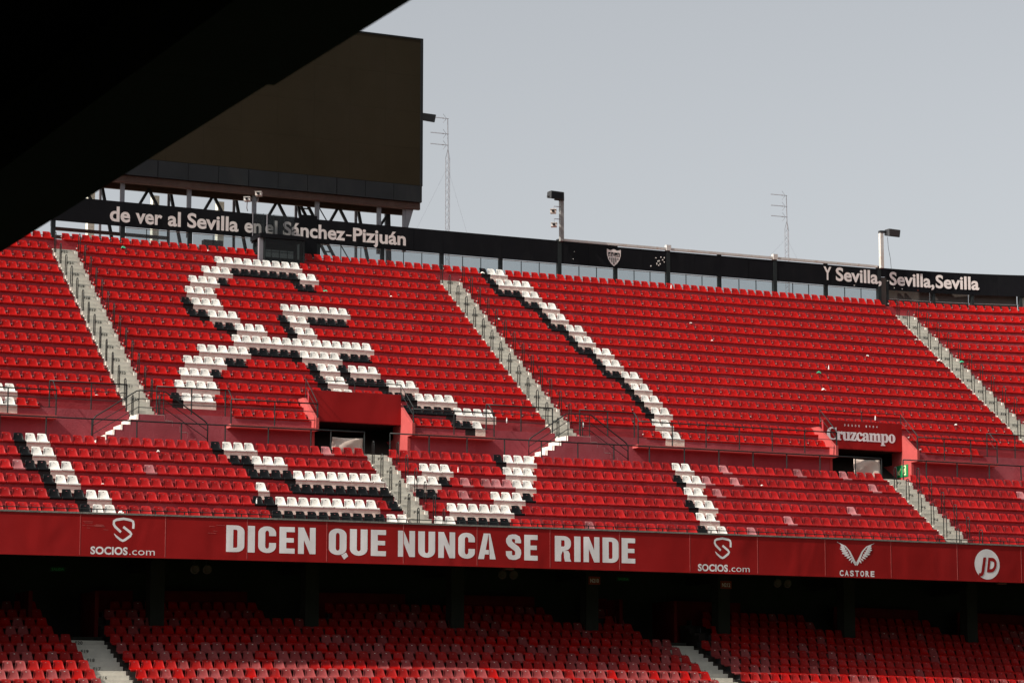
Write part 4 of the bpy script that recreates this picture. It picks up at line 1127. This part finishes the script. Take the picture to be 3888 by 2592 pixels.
m = MB().prism([(-5.7, 26.5), (-5.5, 26.5), (-5.5, 27.44), (-5.7, 27.44)][::-1], -8.82, -8.66); m2 = MB()
m2.add([W(-8.78, -5.72, 26.45), W(-8.62, -5.72, 27.42), W(-8.38, -5.72, 27.42), W(-8.60, -5.72, 26.6)], [(0, 1, 2, 3)])
m2.hexa([W(-8.80, -5.72, 26.3), W(-8.72, -5.72, 26.3), W(-8.72, -5.6, 26.3), W(-8.80, -5.6, 26.3), W(-8.80, -5.72, 27.43), W(-8.38, -5.72, 27.43), W(-8.38, -5.6, 27.43), W(-8.80, -5.6, 27.43)])
obj('gusset', MB().hexa([W(-8.80, -5.72, 26.3), W(-8.72, -5.72, 26.3), W(-8.72, -5.6, 26.3), W(-8.80, -5.6, 26.3), W(-8.80, -5.72, 27.43), W(-8.38, -5.72, 27.43), W(-8.38, -5.6, 27.43), W(-8.80, -5.6, 27.43)]), M_STEEL, tt)
obj('raking_strut', MB().beam(W(-9.25, -4.3, 27.45), W(-9.1, -4.3, 22.8), .26, .2), M_DSTEEL, tt)
obj('brace', MB().beam(W(-9.3, -4.4, 27.3), W(-10.3, -4.4, 25.8), .12, .12), M_DSTEEL, tt)
for z_, x0, x1 in ((24.55, -27.5, -17.7), (24.95, -27.5, -21.5), (24.15, -22, -17.7)):
    obj('cross_rail', MB().beam(W(x0, -5.2, z_), W(x1, -5.2, z_), .14, .16), M_TAUPE, tt)
obj('service_cabinet', MB().sbox(-19.75, -18.75, -5.6, -5.2, 24.62, 24.98), M_TAUPE, tt)
for x in (-24.9, -21.5, -18.0):
    obj('pale_pillar', MB().sbox(x, x + .34, -2.6, -2.2, 22.6, 27.6), M_CREAM, tt)
sl = thing('access_ladder', 'dark steel access stair slanting behind the board below the screen', 'ladder', W(-13, -4, 23.6))
for d_ in (0, .42):
    obj('stringer', MB().beam(W(-14.1 + d_, -4.2, 27.5), W(-11.6 + d_, -4.2, 23.2), .10, .14), M_DSTEEL, sl)
for i in range(13):
    q = i / 12; obj('tread', MB().beam(W(-14.0 + 2.5 * q, -4.2, 27.2 - 4.3 * q + .1), W(-13.6 + 2.5 * q, -4.2, 27.2 - 4.3 * q + .1), .2, .04), M_DSTEEL, sl)
obj('stair_rail', MB().tube([W(-13.2, -4.4, 27.5), W(-10.9, -4.4, 24.0), W(-10.9, -4.4, 23.0)], .03), M_DSTEEL, sl)
# camera cabin
cb = thing('camera_cabin', 'small dark glazed camera cabin standing in the top rows', 'cabin', W(-16.3, -7.4, 23.5))
ct0, ct1 = -7.85, -6.45; cz0, cz1 = 23.72, 25.05; ca, cc_ = -17.36, -15.22
for x in (ca, cc_ - .07):
    for t_ in (ct0, ct1 - .07): obj('frame_post', MB().sbox(x, x + .07, t_, t_ + .07, cz0, cz1), M_RAIL, cb)
obj('roof_panel', MB().sbox(ca - .25, cc_ + .05, ct0 - .08, ct1, cz1 - .16, cz1 + .05), M_BOARD, cb)
obj('front_pane', MB().sbox(ca + .07, cc_ - .07, ct0 + .02, ct0 + .03, cz0 + .05, cz1 - .16), M_DGLASS, cb)
obj('side_pane', MB().sbox(ca + .02, ca + .03, ct0 + .07, ct1 - .07, cz0 + .05, cz1 - .16), M_DGLASS, cb)
obj('sill', MB().sbox(ca, cc_, ct0 - .01, ct0 + .06, cz0, cz0 + .08), M_RAIL, cb)
obj('cabin_floor', MB().sbox(ca, cc_, ct0, ct1, cz0 - .1, cz0 - .002), M_RAIL, cb)
for i in range(1, 5): obj('rear_bar', MB().sbox(ca + i * .43, ca + i * .43 + .03, ct1 - .05, ct1 - .02, cz0, cz1 - .3), M_RAIL, cb)
for z_ in (24.1, 24.45): obj('rear_bar', MB().sbox(ca, cc_, ct1 - .05, ct1 - .02, z_, z_ + .03), M_RAIL, cb)
obj('inner_screen', MB().sbox(ca + .1, cc_ - .1, ct1 - .15, ct1 - .12, 24.55, cz1 - .17), M_TAUPE, cb)
obj('corner_pillar', MB().sbox(ca - .24, ca - .02, ct0 + .1, ct0 + .3, 23.5, cz1 - .16), M_STEEL, cb)
ugl = thing('upper_glass_screen', 'tall smoked glass screen on the camera cabin in front of the board', 'glass screen', W(-16.5, -6.8, 25.1))
for i in range(4):
    x = -17.62 + i * .56; obj('pane', MB().sbox(x + .01, x + .55, -6.82, -6.812, 25.12, 26.30), M_TGLASS, ugl)
    obj('glazing_bar', MB().sbox(x - .008, x + .008, -6.84, -6.80, 25.12, 26.30), M_STEEL if i in (0,) else M_RAIL, ugl)
obj('mast', MB().tube([W(-17.2, -7.75, 25.1), W(-17.2, -7.75, 26.1)], .02), M_STEEL, ugl)
# ------------------------------------------------------------------ lamps, cameras, aerials
def flood(post_s, sgn, label, t=-6.55, ztop=28.45, base=26.4, white=True):
    f = thing('floodlight_post', label, 'floodlight', W(post_s, t, base), 'floodlights along the top of the stand')
    if white:
        obj('post', MB().sbox(post_s - .10, post_s + .10, t - .08, t + .12, base - .1, ztop), M_WSTEEL if sgn > 0 else M_GSTEEL, f)
        obj('cap', MB().sbox(post_s - .11, post_s + .11, t - .09, t + .13, ztop, ztop + .13), M_DSTEEL, f)
    a, b = (post_s - .78, post_s + .04) if sgn < 0 else (post_s + .32, post_s + 1.12)
    z0 = ztop + (.02 if sgn < 0 else -.20); z1 = z0 + .46
    sk = .10 if sgn > 0 else -.06
    def H(s, t_, z): return W(s, t_, z)
    m = MB().hexa([H(a, t - .28, z0), H(b - .08 * sgn * (sgn > 0), t - .28, z0 - .02), H(b - .05, t + .22, z0 + .10), H(a, t + .22, z0 + .12), H(a + .05, t - .22, z1), H(b + .02, t - .22, z1 - .03), H(b, t + .26, z1), H(a + .05, t + .26, z1)])
    o = obj('lamp_head', m, M_DSTEEL, f); bv = o.modifiers.new('b', 'BEVEL'); bv.width = .04; bv.segments = 2
    obj('lamp_glass', MB().hexa([H(a + .06, t - .295, z0 + .05), H(b - .12, t - .295, z0 + .03), H(b - .12, t - .285, z0 + .03), H(a + .06, t - .285, z0 + .05), H(a + .10, t - .245, z1 - .06), H(b - .06, t - .245, z1 - .08), H(b - .06, t - .235, z1 - .08), H(a + .10, t - .235, z1 - .06)]), M_LAMPG if sgn > 0 else M_BOARD, f)
    obj('bracket', MB().beam(W(post_s, t, ztop + .08), W((a + b) / 2, t + .1, ztop + .10), .12, .13), M_DSTEEL, f)
    return f
FL = flood(-.20, -1, 'black floodlight on white post with two cameras near the club shield')
m = MB().tube([W(-.95, -6.6, 28.62), W(-1.06, -6.6, 28.60)], .07, 8); obj('sensor', m, M_DSTEEL, FL)
FR = flood(19.62, 1, 'black floodlight pointing right on a white post by the song words', ztop=28.28)
obj('cable', MB().tube([W(20.06, -6.5, 28.1), W(20.10, -6.5, 27.5), W(20.22, -6.5, 26.9), W(20.30, -6.45, 26.3)], .012, 5), M_DSTEEL, FR)
f = thing('screen_floodlight', 'black floodlight sticking out from the right edge of the huge screen', 'floodlight', W(-7.3, -5.2, 32.3), 'floodlights along the top of the stand')
m = MB().hexa([W(-7.85, -5.5, 32.27), W(-7.08, -5.5, 32.22), W(-7.08, -5.1, 32.35), W(-7.85, -5.1, 32.38), W(-7.85, -5.45, 32.70), W(-6.97, -5.45, 32.68), W(-6.97, -5.1, 32.7), W(-7.85, -5.1, 32.74)])
o = obj('lamp_head', m, M_DSTEEL, f); bv = o.modifiers.new('b', 'BEVEL'); bv.width = .04; bv.segments = 2
obj('bracket', MB().beam(W(-8.1, -5.0, 32.4), W(-7.4, -5.2, 32.45), .1, .1), M_DSTEEL, f)
def cctv(s, t, z, label, arm):
    c = thing('security_camera', label, 'camera', W(s, t, z), 'security cameras on the stand top')
    R_ = Matrix.Rotation(AZ - .5, 3, 'Z')
    obj('housing', MB().box(W(s, t, z), (.30, .40, .17), R_), M_WSTEEL, c)
    obj('hood', MB().box(W(s, t - .02, z + .10), (.33, .46, .025), R_), M_WSTEEL, c)
    cc = W(s, t, z); fw = R_ @ Vector((0, -.21, 0))
    obj('lens', MB().tube([cc + fw, cc + fw * 1.25], .065, 8), M_BOARD, c)
    obj('arm', MB().tube(arm, .022), M_STEEL, c)
cctv(-.72, -6.6, 27.82, 'upper white security camera hanging from the left floodlight post', [W(-.3, -6.6, 28.12), W(-.68, -6.6, 28.12), W(-.70, -6.6, 27.9)])
cctv(-.68, -6.6, 27.10, 'lower white security camera hanging from the left floodlight post', [W(-.3, -6.6, 27.45), W(-.66, -6.6, 27.45), W(-.66, -6.6, 27.2)])
cctv(-17.85, -6.6, 26.98, 'lower cream security camera under the middle of the huge screen', [W(-17.85, -6.6, 26.9), W(-17.8, -6.4, 26.6), W(-17.5, -5.7, 26.6)])
cctv(-17.28, -6.7, 27.28, 'upper cream security camera under the middle of the huge screen', [W(-17.3, -6.7, 27.2), W(-17.2, -6.4, 27.0), W(-17.1, -5.7, 27.0)])
def aerial(s, t, ztop, zs_, zlat, label, side=1.0, guy=True):
    a = thing('tv_aerial', label, 'aerial', W(s, t, 22), 'tv aerials on lattice masts')
    obj('pole', MB().tube([W(s + .03, t, zlat), W(s, t, ztop)], .022, 5), M_STEEL, a)
    m = MB(); r_ = .13; cs = [(s + .02 + r_ * math.cos(q), t + r_ * math.sin(q)) for q in (0.3, 2.4, 4.5)]
    for x, y in cs: m.tube([W(x, y, 22.0), W(x, y, zlat)], .013, 4)
    z = 22.0; k_ = 0
    while z < zlat - .2:
        for i in range(3):
            (x0, y0), (x1, y1) = cs[i], cs[(i + 1) % 3]
            m.tube([W(x0, y0, z), W(x1, y1, z + .2)] if k_ % 2 else [W(x1, y1, z), W(x0, y0, z + .2)], .007, 3)
        z += .2; k_ += 1
    obj('lattice_mast', m, M_STEEL, a)
    for x, y in cs: obj('mast_tip', MB().tube([W(x, y, zlat), W(s + .02, t, zlat + .5)], .012, 4), M_STEEL, a)
    for z in zs_:
        y = thing('yagi', None, None, W(s, t, z)); y.parent = a; y.location = Vector(y['_base']) - Vector(a['_base'])
        tp = obj('boom', MB().tube([W(s + .05, t, z), W(s - 1.0, t, z - .01)], .014, 4), M_STEEL, y)
        m = MB()
        for i in range(9):
            x = s - .30 - i * .085; m.tube([W(x, t - .09, z), W(x, t + .09, z)], .007, 3); m.tube([W(x, t, z), W(x, t, z + .05)], .006, 3)
        for q in (-1, 1): m.tube([W(s - .08, t, z), W(s - .27, t, z + q * .26 * (.9 if q > 0 else 1))], .010, 4)
        m.box(W(s - .26, t, z), (.08, .05, .05))
        obj('elements', m, M_STEEL, y)
    if guy:
        m = MB()
        for dx, dt in ((-2.3, 0), (2.0, 1)): m.tube([W(s, t, zlat - .5), W(s + dx, t + dt, 26.0)], .0035, 3)
        obj('guy_wires', m, M_STEEL, a)
aerial(-5.23, -3, 33.16, (33.14, 32.30, 31.69), 31.0, 'tall aerial on lattice mast beside the huge screen')
aerial(15.68, -3, 30.75, (30.73, 30.10, 29.50), 28.8, 'shorter aerial on lattice mast behind the right of the board')

# ------------------------------------------------------------------ litter on the seats
LIT = [
    ('paper', 20, -11.58, 0.08),
    ('bag_green', 20, -15.06, 0.05),
    ('bag_green', 22, -24.70, 0.10),
    ('paper', 23, -20.13, -0.01),
    ('bag', 23, -5.16, -0.05),
    ('paper', 18, -6.46, 0.20),
    ('bottle', 23, 5.91, 0.02),
    ('paper', 17, 14.46, 0.20),
    ('bag_green', 15, 10.21, 0.27),
    ('bottle', 16, 11.24, -0.25),
    ('bag', 14, 9.66, 0.04),
    ('bag_green', 17, 20.38, 0.24),
    ('bottle', 11, 10.97, 0.21),
    ('bottle', 6, -14.53, 0.05),
    ('bottle', 9, -19.91, -0.44),
    ('paper', 10, -29.44, -0.08),
    ('paper', 4, -31.01, 0.01),
    ('paper', 6, -28.01, 0.13),
    ('bottle', 3, -24.82, 0.03),
    ('bottle', 9, -10.29, 0.15),
    ('bottle', 9, -6.38, 0.19),
    ('bag', 2, -30.81, -0.09),
    ('paper', 6, 0.74, -0.06),
    ('bag', 17, 18.93, 0.26),
    ('paper', 11, 15.79, 0.19),
    ('paper', 19, 5.01, 0.16),
    ('paper', 18, 5.49, -0.01),
    ('paper', 19, 18.83, 0.11),
]
rl_ = random.Random(8)
cnt = {}
WORD = {'paper': ('scrap_paper', 'white paper scrap', 'paper'), 'bag': ('white_bag', 'white bag', 'bag'), 'bag_green': ('green_bag', 'green bag', 'bag'), 'bottle': ('plastic_bottle', 'pale plastic bottle', 'bottle')}
for kd, r, s, dz in LIT:
    nm, lb, ct = WORD[kd]; z = zr(r) - .22 + dz; t = tr(r) - .30
    z = zr(r) - .37 if dz < .1 else zr(r) + .0
    if dz >= .1: t = tr(r) + .02
    k, side, st = where(s, LOS if r <= 7 else HIS, .5)
    lab = '%s on row F%d, %s seat %s of %s' % (lb, r, ordn(k), side, st)
    p0 = W(s, t, z); m = MB()
    if kd == 'bottle':
        prof = [(0, .028), (.02, .032), (.13, .032), (.19, .016), (.22, .014), (.225, .016), (.245, .016)]
        vs, fs = [], []
        for h, rr in prof: vs += [p0 + Vector((rr * math.cos(j * math.pi / 4), rr * math.sin(j * math.pi / 4), h)) for j in range(8)]
        for q in range(len(prof) - 1):
            for j in range(8): fs.append((q * 8 + j, q * 8 + (j + 1) % 8, q * 8 + 8 + (j + 1) % 8, q * 8 + 8 + j))
        fs.append(tuple(range(7, -1, -1))); fs.append(tuple((len(prof) - 1) * 8 + j for j in range(8)))
        m.add(vs, fs); o = obj(nm, m, M_TRANS, smooth=False)
    else:
        sz_ = .06 if kd == 'paper' else .11
        n = 7; vs, fs = [], []
        for i in range(n):
            for j in range(n):
                u, v = (i / (n - 1) - .5) * 2, (j / (n - 1) - .5) * 2; q = max(0, 1 - (u * u + v * v) * .6)
                vs.append(p0 + Vector((u * sz_, v * sz_ * .6, q * sz_ * .9 + rl_.uniform(-.03, .03))))
        for i in range(n - 1):
            for j in range(n - 1): a = i * n + j; fs.append((a, a + n, a + n + 1, a + 1))
        m.add(vs, fs); o = obj(nm, m, M_GREENBAG if kd == 'bag_green' else M_PAPER)
    recentre(o, p0); tag(o, lab, ct, 'litter left on the seats')

# ------------------------------------------------------------------ roof edge of the near stand, overhead
# horizontal girder parallel to the side line, 2.6 m above the lens, running away to the left
H = 2.6
def ray_at(u, v, h):
    c, s_ = math.cos(D2R(8.33)), math.sin(D2R(8.33)); x, up = (u - 1944) / 10462.2, (1296 - v) / 10462.2
    d = Vector((x, c - up * s_, s_ + up * c)); return d * (h / d.z)
A0, A1 = ray_at(1562, 0, H), ray_at(0, 972, H)
dirn = (A1 - A0).normalized(); dirn.z = 0; dirn.normalize()
A0 = A0 + Vector((0, 0, ZC)); side = Vector((dirn.y, -dirn.x, 0))
if side.x > 0: side = -side
B0 = ray_at(893, 0, H) + Vector((0, 0, ZC)); wid = abs((B0 - A0).dot(side))
rf = thing('near_roof', 'dark underside of the near stand roof crossing the top left corner', 'roof', A0)
def RB_(a, b, y0, y1, z0, z1):
    P = lambda l_, y, z: A0 + dirn * l_ + side * y + Vector((0, 0, z))
    return MB().hexa([P(a, y0, z0), P(b, y0, z0), P(b, y1, z0), P(a, y1, z0), P(a, y0, z1), P(b, y0, z1), P(b, y1, z1), P(a, y1, z1)])
kl = (ray_at(1050, 328, H) + Vector((0, 0, ZC)) - A0).dot(dirn)
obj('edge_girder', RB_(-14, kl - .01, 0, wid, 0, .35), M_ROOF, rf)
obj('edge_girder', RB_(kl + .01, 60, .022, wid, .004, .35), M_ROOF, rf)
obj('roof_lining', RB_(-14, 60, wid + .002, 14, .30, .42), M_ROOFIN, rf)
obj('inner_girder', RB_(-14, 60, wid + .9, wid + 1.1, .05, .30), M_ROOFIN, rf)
for b in BASES:
    if '_base' in b: del b['_base']
